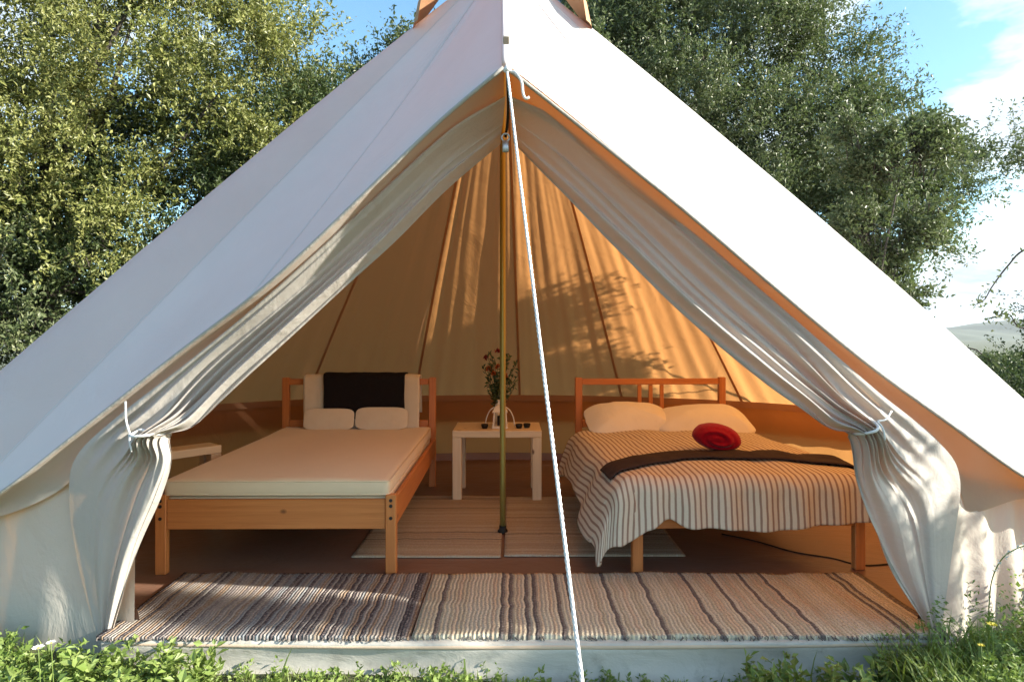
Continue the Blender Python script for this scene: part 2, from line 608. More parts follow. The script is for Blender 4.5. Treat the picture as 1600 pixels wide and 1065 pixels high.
def at(k):
    """rows [t, px, py, depth] -> rows [t, x, y, z] in metres"""
    k = np.array(k, float)
    d = k[:, 3]
    return np.stack([k[:, 0], (k[:, 1] - CX) / F_PX * d, d, EYE - (k[:, 2] - CY) / F_PX * d], 1)


def vnoise(x, seed=0, octaves=3):
    """cheap smooth 1-D noise from sines"""
    r = np.random.default_rng(seed)
    x = np.asarray(x, float)
    s = np.zeros_like(x)
    for o in range(octaves):
        for _ in range(3):
            s += np.sin(x * (2 ** o) * r.uniform(0.7, 1.4) + r.uniform(0, 6.28)) * r.uniform(0.4, 1) / (2 ** o)
    return s / 3.0


def vnoise2(x, y, seed=0, octaves=3):
    r = np.random.default_rng(seed)
    s = np.zeros(np.broadcast(x, y).shape)
    for o in range(octaves):
        for _ in range(4):
            a = r.uniform(0, 6.28)
            f = (2 ** o) * r.uniform(0.7, 1.4)
            s += np.sin((x * math.cos(a) + y * math.sin(a)) * f + r.uniform(0, 6.28)) / (2 ** o)
    return s / 4.0


GZ = -0.15


def ground_z(x, y):
    x, y = np.asarray(x, float), np.asarray(y, float)
    near = np.exp(-((x - 0) ** 2 + (y - 3) ** 2) / 900.0)
    z = GZ + 0.02 * np.sin(x * 1.7 + y) + 0.015 * np.sin(y * 2.3 - x * 0.6)
    z = z + 0.10 * np.clip((x - 1.7) / 1.2, 0, 1) * np.exp(-((y - 2.6) ** 2) / 1.5)
    far = np.hypot(x, y)
    z = z - 14.0 * np.clip((far - 22) / 120, 0, 1) ** 1.2 * (1 - 0.0 * near)
    return z


# ------------------------------------------------------------------ ground and hills
def build_ground():
    rr = np.concatenate([np.linspace(0, 14, 57), np.geomspace(15, 3200, 46)])
    na = 96
    A = np.linspace(0, 2 * PI, na + 1)
    R, T = np.meshgrid(rr, A, indexing="ij")
    X, Y = R * np.sin(T), 3 + R * np.cos(T)
    Z = ground_z(X, Y)
    V = np.stack([X, Y, Z], -1).reshape(-1, 3)
    o = mesh_obj("ground", V, grid_faces(len(rr), na + 1), M_GROUND)
    tag(o, "green meadow ground sloping away beyond the trees", "ground", kind="structure")
    # far ridge of low hills
    n = 160
    xs = np.linspace(-900, 2600, n)
    rows = []
    for k, (yy, hh) in enumerate(((1300, 0.0), (1450, 0.55), (1600, 1.0), (1900, 0.75), (2300, 0.0))):
        prof = 26 + 13 * np.sin(xs / 210.0 + 0.6) + 9 * np.sin(xs / 97.0) + 5 * np.sin(xs / 41.0 + 2) + 3 * np.sin(xs / 17.0)
        rows.append(np.stack([xs, np.full(n, yy) + 30 * np.sin(xs / 150 + k), -20 + hh * (prof + 18)], -1))
    o = mesh_obj("hills", np.concatenate(rows), grid_faces(5, n), M_HILL)
    tag(o, "low blue hills on the horizon beyond the meadow", "hills", kind="structure")


build_ground()

def build_haze():
    """the clear-day air that pales the far hills"""
    mb = MB()
    mb.box((-3400, -3400, -21), (3400, 3400, 75), 0.5)

    def build(t, out):
        v = t.n("ShaderNodeVolumePrincipled", {"Color": (0.86, 0.92, 1.0, 1), "Density": 0.00012, "Anisotropy": 0.2})
        t.set(out.inputs["Volume"], v.outputs[0])
    o = mb.build("haze", material("haze_air", build))
    tag(o, "thin blue haze over the distant hills", "haze", kind="stuff")


build_haze()

# ------------------------------------------------------------------ tent
TC = np.array([-0.10, 4.28])          # plan centre of the tent
APEX = np.array([-0.06, 4.28, 3.72])
tent = thing("bell_tent", "large cream canvas bell tent with its door flaps tied open over two beds", "tent", (TC[0], TC[1], 0))
TOFF = np.array([TC[0], TC[1], 0.0])


def tpart(name, V, faces, m, smooth=True, uv=None, parent=None):
    V = np.asarray(V, float).reshape(-1, 3) - TOFF
    return mesh_obj(name, V, faces, m, tent if parent is None else parent, smooth, uv)


RING = [[64.5, 2.80], [75, 3.36], [95, 3.50], [120, 3.2], [150, 2.80], [180, 2.66],
        [210, 2.80], [240, 3.2], [265, 3.50], [285, 3.36], [295.5, 2.80]]


def ring_pt(deg, z, inset=0.0):
    r = interp(RING, deg)[:, 0] - inset
    a = np.radians(deg)
    return np.stack([TC[0] + -r * np.sin(a), TC[1] - r * np.cos(a), np.full(len(a), z)], 1)
# deg 0 = front, growing towards the tent's left side (-X), 180 = back


# canopy edge polylines: s = 0 at the front peak, 1 at the corner
EDGE_L = at([[0, 787, 103, 2.42], [.12, 700, 176, 2.50], [.22, 640, 232, 2.56], [.5, 432, 430, 2.70], [.75, 265, 560, 2.84],
             [.9, 120, 675, 2.92], [1.05, 0, 768, 2.98], [1.2, -90, 815, 3.06]])
EDGE_R = at([[0, 791, 103, 2.42], [.12, 872, 167, 2.50], [.30, 1000, 270, 2.58], [.39, 1062, 320, 2.62], [.75, 1340, 554, 2.82],
             [.95, 1500, 671, 2.90], [1.08, 1600, 742, 2.96], [1.2, 1690, 790, 3.04]])


def roof_profile(t):
    """0 at the apex, 1 at the eave: how far along, with the slight droop of slack canvas"""
    return t


def roof_fan():
    nt = 46
    t = np.linspace(0, 1, nt)
    for side, E in ((0, EDGE_L), (1, EDGE_R)):
        ns = 110
        s = np.linspace(0, 1.2, ns)
        Q = interp(E, s)
        T, S = np.meshgrid(t, s, indexing="ij")
        V = APEX[None, None, :] * (1 - T[..., None]) + Q[None, :, :] * T[..., None]
        # slack of the cloth between ridge and corner, plus tension creases fanning from the peak
        nrm = np.array([-0.55, -0.54, 0.64]) if side == 0 else np.array([0.55, -0.54, 0.64])
        sag = -0.035 * np.sin(np.clip(S / 1.2, 0, 1) * PI) * np.sin(T * PI)
        cre = 0.007 * np.exp(-((T - 0.32) / 0.13) ** 2) * np.exp(-((S - 0.60) / 0.17) ** 2) * np.sin(S * 88 + 2 * np.sin(S * 17) + T * 4)
        soft = 0.006 * vnoise2(S * 5, T * 4, 5 + side)
        V = V + (sag + cre + soft)[..., None] * nrm
        V = V.reshape(-1, 3)
        f = grid_faces(nt, ns)
        f = f[:, ::-1] if side == 1 else f
        uv = np.stack([S * 3, T * 4], -1).reshape(-1, 2)
        tpart("roof_panel", V, f, M_CANVAS, uv=uv)
        # rolled hem along the canopy edge
        mb = MB()
        mb.tube(Q[::2] - TOFF + np.array([0, 0.004, -0.004]), 0.008, 6)
        mb.build("edge_hem", M_FLAP, tent, True)
        # felled seam running down the slope, stitched on the outside
        for kk in (52, ns - 1):
            c = V.reshape(nt, ns, 3)[:, kk]
            sd = c - V.reshape(nt, ns, 3)[:, kk - 3]
            sd /= np.linalg.norm(sd, axis=1)[:, None] + 1e-9
            wv = (0.003 + 0.010 * t)[:, None]
            st = np.stack([c - sd * wv + nrm * 0.0008, c - sd * wv * 0.8 + nrm * 0.0035, c + sd * wv * 0.8 + nrm * 0.0035, c + sd * wv + nrm * 0.0008], 1)[3:]
            tpart("roof_seam", st.reshape(-1, 3), grid_faces(nt - 3, 4)[:, ::-1] if side == 1 else grid_faces(nt - 3, 4), M_CANVAS)
    # ridge seam between the two front panels
    F = EDGE_L[0, 1:]
    F2 = EDGE_R[0, 1:]
    P = np.linspace(APEX, (F + F2) / 2, 20)
    mb = MB()
    mb.tube(P - TOFF + np.array([0, -0.002, 0.006]), 0.012, 8)
    mb.build("ridge_seam", M_CANVAS, tent, True)
    tab = MB()
    for z in (0.055,):
        tab.box((-0.010, -0.005, z), (0.014, 0.005, z + 0.030), 0.003)
    o = tab.build("peak_patch", M_FLAP, tent)
    o.location = Vector((F[0] + 0.008, F[1] - 0.004, F[2] + 0.02)) - Vector(TOFF)
    o.rotation_euler = (0.75, 0, 0)


roof_fan()
CORNER_L, CORNER_R = EDGE_L[-1, 1:], EDGE_R[-1, 1:]


def eave_pt(deg):
    P = ring_pt(deg, 0.50)
    # blend the first degrees into the corners of the front canopy
    for c, d0 in ((CORNER_L, RING[0][0]), (CORNER_R, RING[-1][0])):
        wgt = np.clip(1 - np.abs(deg - d0) / 9.0, 0, 1) ** 1.5
        base = ring_pt(np.array([d0]), 0.50)[0]
        P = P + wgt[:, None] * (c - base)
    return P


def roof_gores():
    seams = [RING[0][0], 86, 112, 138, 160, 184, 207, 230, 252, 276, RING[-1][0]]
    nt, NG = 56, 64
    t = np.linspace(0, 1, nt)
    for g in range(len(seams) - 1):
        d = np.linspace(seams[g], seams[g + 1], NG)
        E = eave_pt(d)
        T, D = np.meshgrid(t, d, indexing="ij")
        u = (D - seams[g]) / (seams[g + 1] - seams[g])
        V = APEX * (1 - T[..., None]) + E[None] * T[..., None]
        outw = E - np.array([TC[0], TC[1], 0.5])
        outw /= np.linalg.norm(outw, axis=1)[:, None]
        amp = T ** 0.8 * (1 - 0.55 * T)
        pleat = (-0.055 * np.sin(u * PI) * amp
                 - 0.05 * amp * np.exp(-((u - 0.12) / 0.06) ** 2) * (g % 3 == 1)
                 + 0.036 * vnoise(D * 0.34 + T * 1.6, 3, 3) * amp
                 + 0.014 * vnoise2(D * 0.8, T * 7, 11 + g) * amp
                 + 0.008 * np.sin(D * 1.9 + 2.5 * T + vnoise(D * 0.4, 8)) * amp * np.clip((T - 0.35) * 2, 0, 1))
        bulge = 0.06 * np.sin(T * PI)
        V = V + (pleat + bulge)[..., None] * (outw * 0.75 + np.array([0, 0, 0.65]))[None]
        if g == 0 or g == len(seams) - 2:                 # meet the front panels' last row exactly
            w0 = (1 - np.clip(u / 0.75, 0, 1)) if g == 0 else (1 - np.clip((1 - u) / 0.75, 0, 1))
            w0 = w0 ** 0.7
            straight = APEX * (1 - T[..., None]) + E[None] * T[..., None]
            V = V * (1 - w0[..., None]) + straight * w0[..., None]
        uv = np.stack([u, T * 4], -1).reshape(-1, 2)
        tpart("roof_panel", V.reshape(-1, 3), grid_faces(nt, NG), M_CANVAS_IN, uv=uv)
        if 0 < g:
            # doubled cloth strip stitched along each seam, on the inside
            c = V[:, 0, :]
            side = V[:, 1, :] - V[:, 0, :]
            side /= np.linalg.norm(side, axis=1)[:, None] + 1e-9
            inn = -(outw[0] * 0.75 + np.array([0, 0, 0.65])) * 0.012
            wv = 0.008 + 0.004 * t[:, None]
            S = np.stack([c - side * wv + inn, c + side * wv + inn], 1)[2:]
            tpart("seam_strip", S.reshape(-1, 3), grid_faces(nt - 2, 2), M_SEAM)
    # valance hanging below the eave
    d = np.linspace(RING[0][0], RING[-1][0], 220)
    E = eave_pt(d)
    n = np.stack([E[:, 0] - TC[0], E[:, 1] - TC[1], np.zeros(len(d))], 1)
    n /= np.linalg.norm(n, axis=1)[:, None]
    rows = []
    for k in range(5):
        q = k / 4
        rows.append(E - np.array([0, 0, 0.10 * q]) + n * (0.012 * q * np.sin(d * 1.3))[:, None] - n * 0.02 * q)
    tpart("valance", np.stack(rows, 0), grid_faces(5, len(d)), M_CANVAS)


roof_gores()


# walls: plan path from the left door corner round the back to the right door corner
def wall_path():
    d = np.linspace(66, 294, 330)
    P = ring_pt(d, 0.0, 0.16)[:, :2]
    left = np.array([[-1.66, 2.93], [-1.88, 3.00], [-2.15, 3.08], [-2.45, 3.16]])
    right = np.array([[1.80, 2.92], [2.02, 3.02], [2.25, 3.10], [2.50, 3.17]])
    L = interp(np.c_[np.arange(5), np.vstack([left, P[2]])], np.linspace(0, 4, 60))
    R = interp(np.c_[np.arange(5), np.vstack([right, P[-3]])], np.linspace(0, 4, 60))
    return np.vstack([L[:-1], P[2:-2], R[::-1][1:]])


def build_walls():
    W = wall_path()
    seg = np.r_[0, np.cumsum(np.linalg.norm(np.diff(W, axis=0), axis=1))]
    total = seg[-1]
    # resample evenly and split in panels
    n_all = 900
    s = np.linspace(0, total, n_all)
    X, Y = np.interp(s, seg, W[:, 0]), np.interp(s, seg, W[:, 1])
    tan = np.stack([np.gradient(X), np.gradient(Y)], 1)
    tan /= np.linalg.norm(tan, axis=1)[:, None]
    nrm = np.stack([tan[:, 1], -tan[:, 0]], 1)
    ctr = np.stack([X - TC[0], Y - TC[1]], 1)
    nrm *= np.sign((nrm * ctr).sum(1))[:, None]
    nz = 20
    q = np.linspace(0, 1, nz)
    gz = ground_z(X, Y)
    ztop = 0.60
    rows = []
    for qq in q:
        fold = 0.030 * vnoise(s * 5.0, 21, 3) * (0.35 + 0.65 * qq)
        fold += 0.026 * np.exp(-((s - (total - 0.55)) / 0.35) ** 2) * np.sin(s * 32) * (0.3 + qq)
        fold += 0.06 * qq
        near_door = np.clip(1 - np.minimum(s, total - s) / 1.2, 0, 1)
        fold = fold * (1 - 0.8 * np.clip(1 - np.minimum(s, total - s) / 0.3, 0, 1))
        Z = (ztop + 0.10 * near_door) * (1 - qq) + (gz - 0.02) * qq
        rows.append(np.stack([X + nrm[:, 0] * fold, Y + nrm[:, 1] * fold, Z], 1))
    G = np.stack(rows, 0)
    cuts = np.linspace(0, n_all - 1, 13).astype(int)
    for a, b in zip(cuts[:-1], cuts[1:]):
        sub = G[:, a:b + 1]
        tpart("wall_panel", sub.reshape(-1, 3), grid_faces(nz, b - a + 1), M_WALL)
    # sewn band where wall and roof meet, seen from inside
    band = []
    for zz in (0.60, 0.66):
        band.append(np.stack([X - nrm[:, 0] * 0.03, Y - nrm[:, 1] * 0.03, np.full(n_all, zz)], 1))
    tpart("wall_band", np.stack(band, 0).reshape(-1, 3), grid_faces(2, n_all), M_SEAM)
    # groundsheet: flat floor inside the wall, its raised rim, and the lip at the door
    poly = [(x, y, 0.0) for x, y in zip(X[::6], Y[::6])]
    V = [(TC[0], TC[1], 0.0)] + poly
    F = [(0, i, i + 1) for i in range(1, len(poly))] + [(0, len(poly), 1)]
    fl = tpart("groundsheet", V, [tuple(reversed(f)) for f in F], M_FLOOR, smooth=False)
    rim = []
    for zz, inn in ((0.0, 0.02), (0.03, 0.015), (0.07, 0.005)):
        rim.append(np.stack([X - nrm[:, 0] * inn, Y - nrm[:, 1] * inn, np.full(n_all, zz)], 1))
    tpart("rim", np.stack(rim, 0).reshape(-1, 3), grid_faces(3, n_all), M_FLOOR, parent=None)
    # door lip
    xs = np.linspace(-1.72, 1.86, 140)
    yf = 2.79 - 0.035 * np.cos(xs * 0.9)
    rows = []
    for k, (dy, z) in enumerate(((0.06, 0.004), (0.0, 0.006), (-0.012, -0.004), (-0.010, -0.035), (0.0, -0.08), (-0.02, -0.13), (-0.06, -0.19))):
        wob = 0.010 * vnoise(xs * 3.5, 31 + k // 3, 3) * min(1, k / 3)
        rows.append(np.stack([xs, yf + dy + wob, np.full(len(xs), z)], 1))
    tpart("door_lip", np.stack(rows, 0).reshape(-1, 3), grid_faces(7, len(xs))[:, ::-1], M_LIP)
    mb = MB()
    mb.tube(np.stack([xs, yf - 0.006, np.full(len(xs), -0.012)], 1) - TOFF, 0.010, 8)
    mb.build("lip_piping", M_TAN_PIPE, tent, True)


M_TAN_PIPE = fabric("beige_piping", (0.55, 0.42, 0.30), (0.48, 0.36, 0.26), 20)
build_walls()


def door_flap(side):
    """one door curtain gathered by its tie: rows run down the cloth, columns from the roof line to the free edge"""
    if side == 0:
        O = [[0, 790, 150, 2.56], [.15, 700, 205, 2.60], [.3, 575, 318, 2.68], [.45, 425, 455, 2.76], [.58, 300, 560, 2.84],
             [.70, 178, 655, 2.90], [.78, 120, 712, 2.93], [.85, 108, 770, 2.95], [.92, 122, 880, 2.93], [1, 154, 1000, 2.88]]
        I = [[0, 782, 226, 2.80], [.15, 697, 298, 2.79], [.3, 606, 391, 2.80], [.45, 506, 481, 2.82], [.58, 400, 577, 2.84],
             [.66, 320, 650, 2.84], [.72, 268, 680, 2.82], [.78, 267, 720, 2.78], [.85, 246, 778, 2.78], [.92, 205, 868, 2.80], [1, 168, 1000, 2.84]]
        tie, tie_u = 0.715, 0.70
    else:
        O = [[0, 797, 150, 2.56], [.15, 880, 190, 2.60], [.3, 1000, 288, 2.68], [.45, 1120, 393, 2.74], [.58, 1235, 492, 2.80],
             [.70, 1370, 610, 2.86], [.78, 1465, 688, 2.92], [.85, 1500, 748, 2.95], [.92, 1488, 860, 2.93], [1, 1470, 992, 2.88]]
        I = [[0, 802, 226, 2.80], [.15, 881, 306, 2.79], [.3, 966, 393, 2.80], [.45, 1062, 488, 2.82], [.58, 1197, 601, 2.84],
             [.66, 1280, 658, 2.84], [.72, 1326, 685, 2.80], [.78, 1340, 755, 2.77], [.85, 1366, 822, 2.77], [.92, 1400, 902, 2.79], [1, 1455, 990, 2.82]]
        tie, tie_u = 0.715, 0.62
    O, I = at(O), at(I)
    nv, nu = 190, 130
    v = np.linspace(0, 1, nv)
    u = np.linspace(0, 1, nu)
    Ov, Iv = interp(O, v), interp(I, v)
    Vv, Uu = np.meshgrid(v, u, indexing="ij")
    # gathering: near the tie the columns bunch towards the free edge
    g = np.exp(-((Vv - tie) / np.where(Vv < tie, 0.085, 0.12)) ** 2)
    # a remaining share of width is never gathered (cloth fixed to the tent)
    ug = np.where(Uu < 0.22, Uu / 0.22 * tie_u, tie_u + (Uu - 0.22) / 0.78 * (1 - tie_u) * 0.9)
    uu = Uu * (1 - g * 0.78) + ug * g * 0.78
    P = Ov[:, None, :] * (1 - uu[..., None]) + Iv[:, None, :] * uu[..., None]
    # catenary slack across the cloth
    up = np.clip((tie - Vv) / tie, 0, 1)
    dn = np.clip((Vv - tie) / (1 - tie), 0, 1)
    fold = np.zeros_like(P[..., 0])
    # above the tie: long soft folds along the cloth, growing towards the tie
    a_up = np.where(Vv < tie, 1.0, 0.0)
    ph = 2 * PI * (1.55 * Uu ** 1.3 + 0.10 * np.sin(Vv * 5 + side * 2) + 0.16 * vnoise2(Uu * 2.2, Vv * 3.5, 91 + side))
    crs = lambda q: 0.55 * np.sin(q) + 0.45 * (1 - 2 * np.abs(np.sin(q * 0.5 + 0.6)) ** 0.8)
    fold += a_up * (0.026 + 0.030 * (1 - up)) * crs(ph + 1.0) * np.sin(np.clip(Uu, 0, 1) * PI) ** 0.6
    fold += a_up * 0.014 * (1 - up) ** 1.5 * np.sin(2 * PI * (6 * Uu + 0.4 * vnoise2(Uu * 3, Vv * 4, 95)) + 3 * Vv)
    fold += a_up * 0.010 * np.tanh(4 * vnoise2(Uu * 5 - Vv * 1.5, Vv * 2.5, 97 + side))
    # turned back roll of the free edge
    fold += 0.045 * np.exp(-((Uu - 0.86) / 0.10) ** 2) * (0.4 + 0.6 * np.sin(np.clip(Vv / tie, 0, 1) * PI)) * a_up
    # below: vertical folds falling from the tie
    a_dn = 1 - a_up
    w_dn = np.sin(np.clip(dn, 0, 1) * PI * 0.5) ** 0.5
    inner = np.clip((Uu - 0.16) / 0.35, 0, 1)
    fold += a_dn * inner * (0.024 + 0.068 * np.sin(dn * PI * 0.9)) * crs(2 * PI * (2.6 * Uu + 0.3 * dn + 0.2 * side + 0.30 * vnoise2(Uu * 3, dn * 2.2, 93 + side))) * (0.3 + 0.7 * Uu)
    fold += a_dn * 0.016 * inner * crs(2 * PI * (7 * Uu + 0.5 * vnoise2(Uu * 4, dn * 2, 96)) + 4 * dn) * (1 - dn)
    fold += 0.006 * vnoise2(Uu * 9, Vv * 14, 41 + side)
    bunch = 0.10 * np.exp(-((Vv - tie) / 0.05) ** 2) * np.sin(np.clip((Uu - 0.15) / 0.85, 0, 1) * PI)
    small = 0.020 * np.exp(-((Vv - tie) / 0.07) ** 2) * np.sin(2 * PI * 10 * Uu)
    edge0 = np.clip(Uu / 0.08, 0, 1)
    P[..., 1] -= (fold + bunch + small) * edge0
    P[..., 2] += (0.25 * fold) * edge0 * a_up
    # little flare above the tie: the pinched cloth billows
    bil = 0.03 * np.exp(-((Vv - (tie - 0.045)) / 0.03) ** 2) * np.exp(-((Uu - 0.9) / 0.12) ** 2)
    P[..., 2] -= bil
    f = grid_faces(nv, nu)
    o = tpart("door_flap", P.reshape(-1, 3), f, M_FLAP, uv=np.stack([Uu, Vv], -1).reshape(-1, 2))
    o["label"] = ("left" if side == 0 else "right") + " door flap tied back"
    # stitched double hem along the free edge
    H2 = P[:, -7:-1] + np.array([0, -0.0035, 0])
    tpart("hem", H2.reshape(-1, 3), grid_faces(nv, 6), M_FLAP)
    # soffit between the canopy edge and the curtain line (underside of the roof overhang)
    E = EDGE_L if side == 0 else EDGE_R
    se = np.linspace(0, 1.2, 100)
    Q = interp(E, se)
    # map: edge parameter -> curtain parameter
    if side == 0:
        H = [[0, 788, 150, 2.60], [.12, 712, 200, 2.62], [.22, 655, 254, 2.66], [.5, 452, 452, 2.80], [.75, 285, 588, 2.88],
             [.9, 150, 700, 2.95], [.98, 98, 762, 3.02], [1.05, 20, 800, 3.06], [1.2, -90, 825, 3.12]]
    else:
        H = [[0, 796, 150, 2.60], [.12, 868, 196, 2.62], [.30, 980, 290, 2.66], [.5, 1120, 408, 2.76], [.75, 1330, 594, 2.88],
             [.9, 1450, 696, 2.94], [.97, 1500, 765, 3.02], [1.0, 1512, 800, 3.04], [1.08, 1590, 780, 3.06], [1.2, 1690, 770, 3.12]]
    top = interp(at(H), se)
    rows = []
    for k in range(9):
        q = k / 8
        r = Q * (1 - q) + top * q
        r = r + np.array([0, 0.03 * math.sin(q * PI), 0])
        rows.append(r)
    tpart("roof_hem", np.stack(rows, 0).reshape(-1, 3), grid_faces(9, 100), M_HEM)
    # tie cords
    tp = interp(I, [tie])[0]
    to = interp(O, [tie])[0]
    c = to * (1 - 0.72) + tp * 0.72
    mb = MB()
    pts = []
    for k in range(17):
        a = k / 16 * 2 * PI
        wide = np.linalg.norm(tp - to) * 0.20
        dirn = (tp - to) / np.linalg.norm(tp - to)
        pts.append(c + dirn * wide * math.cos(a) + np.array([0, -0.115 * max(0, math.sin(a)) + 0.02 - 0.04, 0.006 * math.sin(2 * a)]))
    mb.tube(np.array(pts) - TOFF, 0.006, 6)
    a0 = np.array(pts[8]) + np.array([0, -0.06, 0.0])
    up_pt = at([[0, 196, 627, 2.80] if side == 0 else [0, 1393, 642, 2.80]])[0, 1:]
    mb.tube(interp(np.c_[[0, .5, 1], np.vstack([a0, (a0 + up_pt) / 2 + [0, -0.01, -0.012], up_pt])], np.linspace(0, 1, 10)) - TOFF, 0.0042, 6)
    mb.tube(interp(np.c_[[0, .5, 1], np.vstack([a0, a0 + [0.012, -0.02, -0.03], a0 + [0.02, -0.02, -0.075]])], np.linspace(0, 1, 8)) - TOFF, 0.004, 6)
    mb.build("tie_cord", M_ROPE, tent, True)


door_flap(0)
door_flap(1)


def tent_hardware():
    # centre pole
    mb = MB()
    mb.tube(np.array([[0.0, 0, z] for z in np.linspace(0.0, 3.68, 12)]) + [APEX[0] - TOFF[0], 0, 0], 0.019, 16)
    p = mb.build("centre_pole", M_BRASS, tent, True)
    mb = MB()
    mb.lathe([(0.0, 0.0), (0.032, 0.0), (0.032, 0.018), (0.022, 0.03), (0.022, 0.05)], (APEX[0] - TOFF[0], 0, 0.0), 16)
    mb.build("foot", M_DARK, p, True)
    # zip and its steel hook at the top of the doorway
    top = at([[0, 793, 112, 2.44], [1, 794, 180, 2.66], [2, 790, 214, 2.74]])[:, 1:]
    mb = MB()
    mb.tube(interp(np.c_[[0, 1, 2], top], np.linspace(0, 2, 12)) - TOFF, 0.006, 6)
    mb.build("door_zip", M_DARK, tent, True)
    c = at([[0, 790, 226, 2.72]])[0, 1:] - TOFF
    mb = MB()
    ring = [c + np.array([0.016 * math.cos(a), -0.01, 0.026 + 0.016 * math.sin(a)]) for a in np.linspace(0, 2 * PI, 15)]
    mb.tube(ring, 0.0045, 6)
    mb.box(c + [-0.014, -0.018, -0.035], c + [0.014, -0.004, 0.012], 0.004)
    mb.build("hook", M_STEEL, tent, True)
    # guy rope from the front peak to the ground beside the camera
    F = np.array([-0.02, 2.40, EYE + 414 / F_PX * 2.42])
    G = np.array([0.222, 1.12, float(ground_z(0.235, 1.12))])
    n = 160
    t = np.linspace(0, 1, n)
    P = F + (G - F) * t[:, None]
    P[:, 2] -= 0.02 * np.sin(t * PI)
    L = np.linalg.norm(G - F)
    mb = MB()
    for k in range(3):                                    # three twisted strands
        a = t * L / 0.05 * 2 * PI + k * 2 * PI / 3
        off = np.stack([np.cos(a), np.sin(a), 0 * a], 1) * 0.0024
        mb.tube(P + off - TOFF, 0.0037, 6)
    mb.build("guy_rope", M_ROPE, tent, True)
    # loose tail of the rope curling from the peak
    tail = at([[0, 797, 112, 2.39], [1, 806, 114, 2.37], [2, 815, 128, 2.36], [3, 817, 145, 2.36], [4, 821, 154, 2.36], [5, 827, 152, 2.36]])
    mb = MB()
    mb.tube(interp(tail, np.linspace(0, 5, 24)) - TOFF, 0.0050, 8)
    mb.lathe([(0, -0.012), (0.014, -0.008), (0.016, 0.0), (0.012, 0.010), (0, 0.013)], at([[0, 793, 109, 2.39]])[0, 1:] - TOFF, 10)
    mb.build("rope_tail", M_ROPE, tent, True)
    # steel peg
    mb = MB()
    mb.tube(np.array([G + [0.05, -0.06, -0.10], G + [0, 0, 0.02], G + [-0.012, 0.014, 0.045], G + [0.004, 0.02, 0.05]]) - TOFF, 0.005, 6)
    mb.build("tent_peg", M_STEEL, tent, True)
    # tan vent hoods under the very top
    for sx in (-1, 1):
        base = np.array([APEX[0] + sx * 0.43, 4.16, 3.30])
        V, Fc = [], []
        for k in range(9):
            a = -0.9 + 1.8 * k / 8
            V.append(base + [sx * 0.10 * math.cos(a), 0.16 * math.sin(a), 0.03])
            V.append(base + [sx * 0.13 * math.cos(a), 0.19 * math.sin(a), -0.12])
        V.append(base + [-sx * 0.10, 0, 0.17])
        Fc = [(2 * k, 2 * k + 1, 2 * k + 3, 2 * k + 2) for k in range(8)] + [(2 * k, 2 * k + 2, 18) for k in range(8)]
        tpart("vent_hood", V, Fc, M_TAN)


tent_hardware()

# ------------------------------------------------------------------ rugs
M_FRINGE = fabric("warp_ends", (0.05, 0.048, 0.06), (0.20, 0.17, 0.14), 45)


def rug(name, label, x0, x1, y0, y1, m, z=0.006, rot=0.0, swap=False, seed=0, ragged=True):
    nx, ny = int((x1 - x0) / 0.022) + 2, int((y1 - y0) / 0.022) + 2
    cx, cy = (x0 + x1) / 2, (y0 + y1) / 2
    X, Y = np.meshgrid(np.linspace(x0 - cx, x1 - cx, nx), np.linspace(y0 - cy, y1 - cy, ny), indexing="xy")
    Yd = Y + (0.010 * vnoise(X * 14, seed, 3) + 0.006 * np.sin(X * 150 + seed)) * (np.abs(Y) / (y1 - y0) * 2) ** 6 * ragged
    Z = 0.014 + 0.008 * vnoise2(X * 6, Y * 6, seed + 3) + 0.004 * vnoise(X * 30, seed + 1, 2)
    Z = Z if ragged else Z * 0.45
    top = np.stack([X, Yd, Z], -1).reshape(-1, 3)
    f = grid_faces(ny, nx)
    # skirt down to the floor
    rim = list(range(nx)) + [r * nx + nx - 1 for r in range(1, ny)] + list(range(ny * nx - 2, (ny - 1) * nx - 1, -1)) + [r * nx for r in range(ny - 2, 0, -1)]
    low = top[rim].copy()
    low[:, 2] = 0.0
    n0 = len(top)
    V = np.vstack([top, low])
    k = len(rim)
    sk = np.array([[rim[i], n0 + i, n0 + (i + 1) % k, rim[(i + 1) % k]] for i in range(k)])
    uv = V[:, [1, 0]] if swap else V[:, [0, 1]]
    o = mesh_obj(name, V, np.vstack([f, sk]), m, None, True, uv + seed * 1.37)
    o.location = (cx, cy, z)
    o.rotation_euler = (0, 0, rot)
    tag(o, label, "rug")
    if ragged:                                    # dark knotted warp ends along the front edge
        r = np.random.default_rng(seed + 50)
        fr = MB()
        for xx in np.arange(x0 - cx + 0.01, x1 - cx - 0.01, 0.017):
            if r.random() < 0.35:
                continue
            yb = y0 - cy + 0.010 * float(vnoise(np.array([xx * 14]), seed, 3)[0])
            e = r.normal(size=2) * 0.004
            fr.tube([(xx, yb + 0.006, 0.013), (xx + e[0], yb - 0.006, 0.010), (xx + e[1] * 2, yb - 0.012 - r.random() * 0.008, 0.004)], r.uniform(0.0016, 0.0034), 5)
        f_ = fr.build("fringe", M_FRINGE, o, True)
        f_["kind"] = "stuff"
    return o


rug("rug", "rag rug with narrow grey, rust and black stripes at the left of the doorway", -1.74, -0.43, 2.77, 3.52, M_RUG_A, seed=1)
rug("rug", "long beige rag rug with dark lines across the doorway, right of the grey striped one", -0.42, 1.84, 2.78, 3.52, M_RUG_B, seed=2)
rug("rug", "sand coloured woven rug before the side table, left of the pole", -0.92, -0.065, 3.80, 5.22, M_RUG_C, swap=True, seed=3, z=0.004, ragged=False)
rug("rug", "sand coloured woven rug right of the pole, reaching under the striped bed", -0.045, 1.00, 3.82, 5.20, M_RUG_C, swap=True, seed=4, z=0.004, ragged=False)

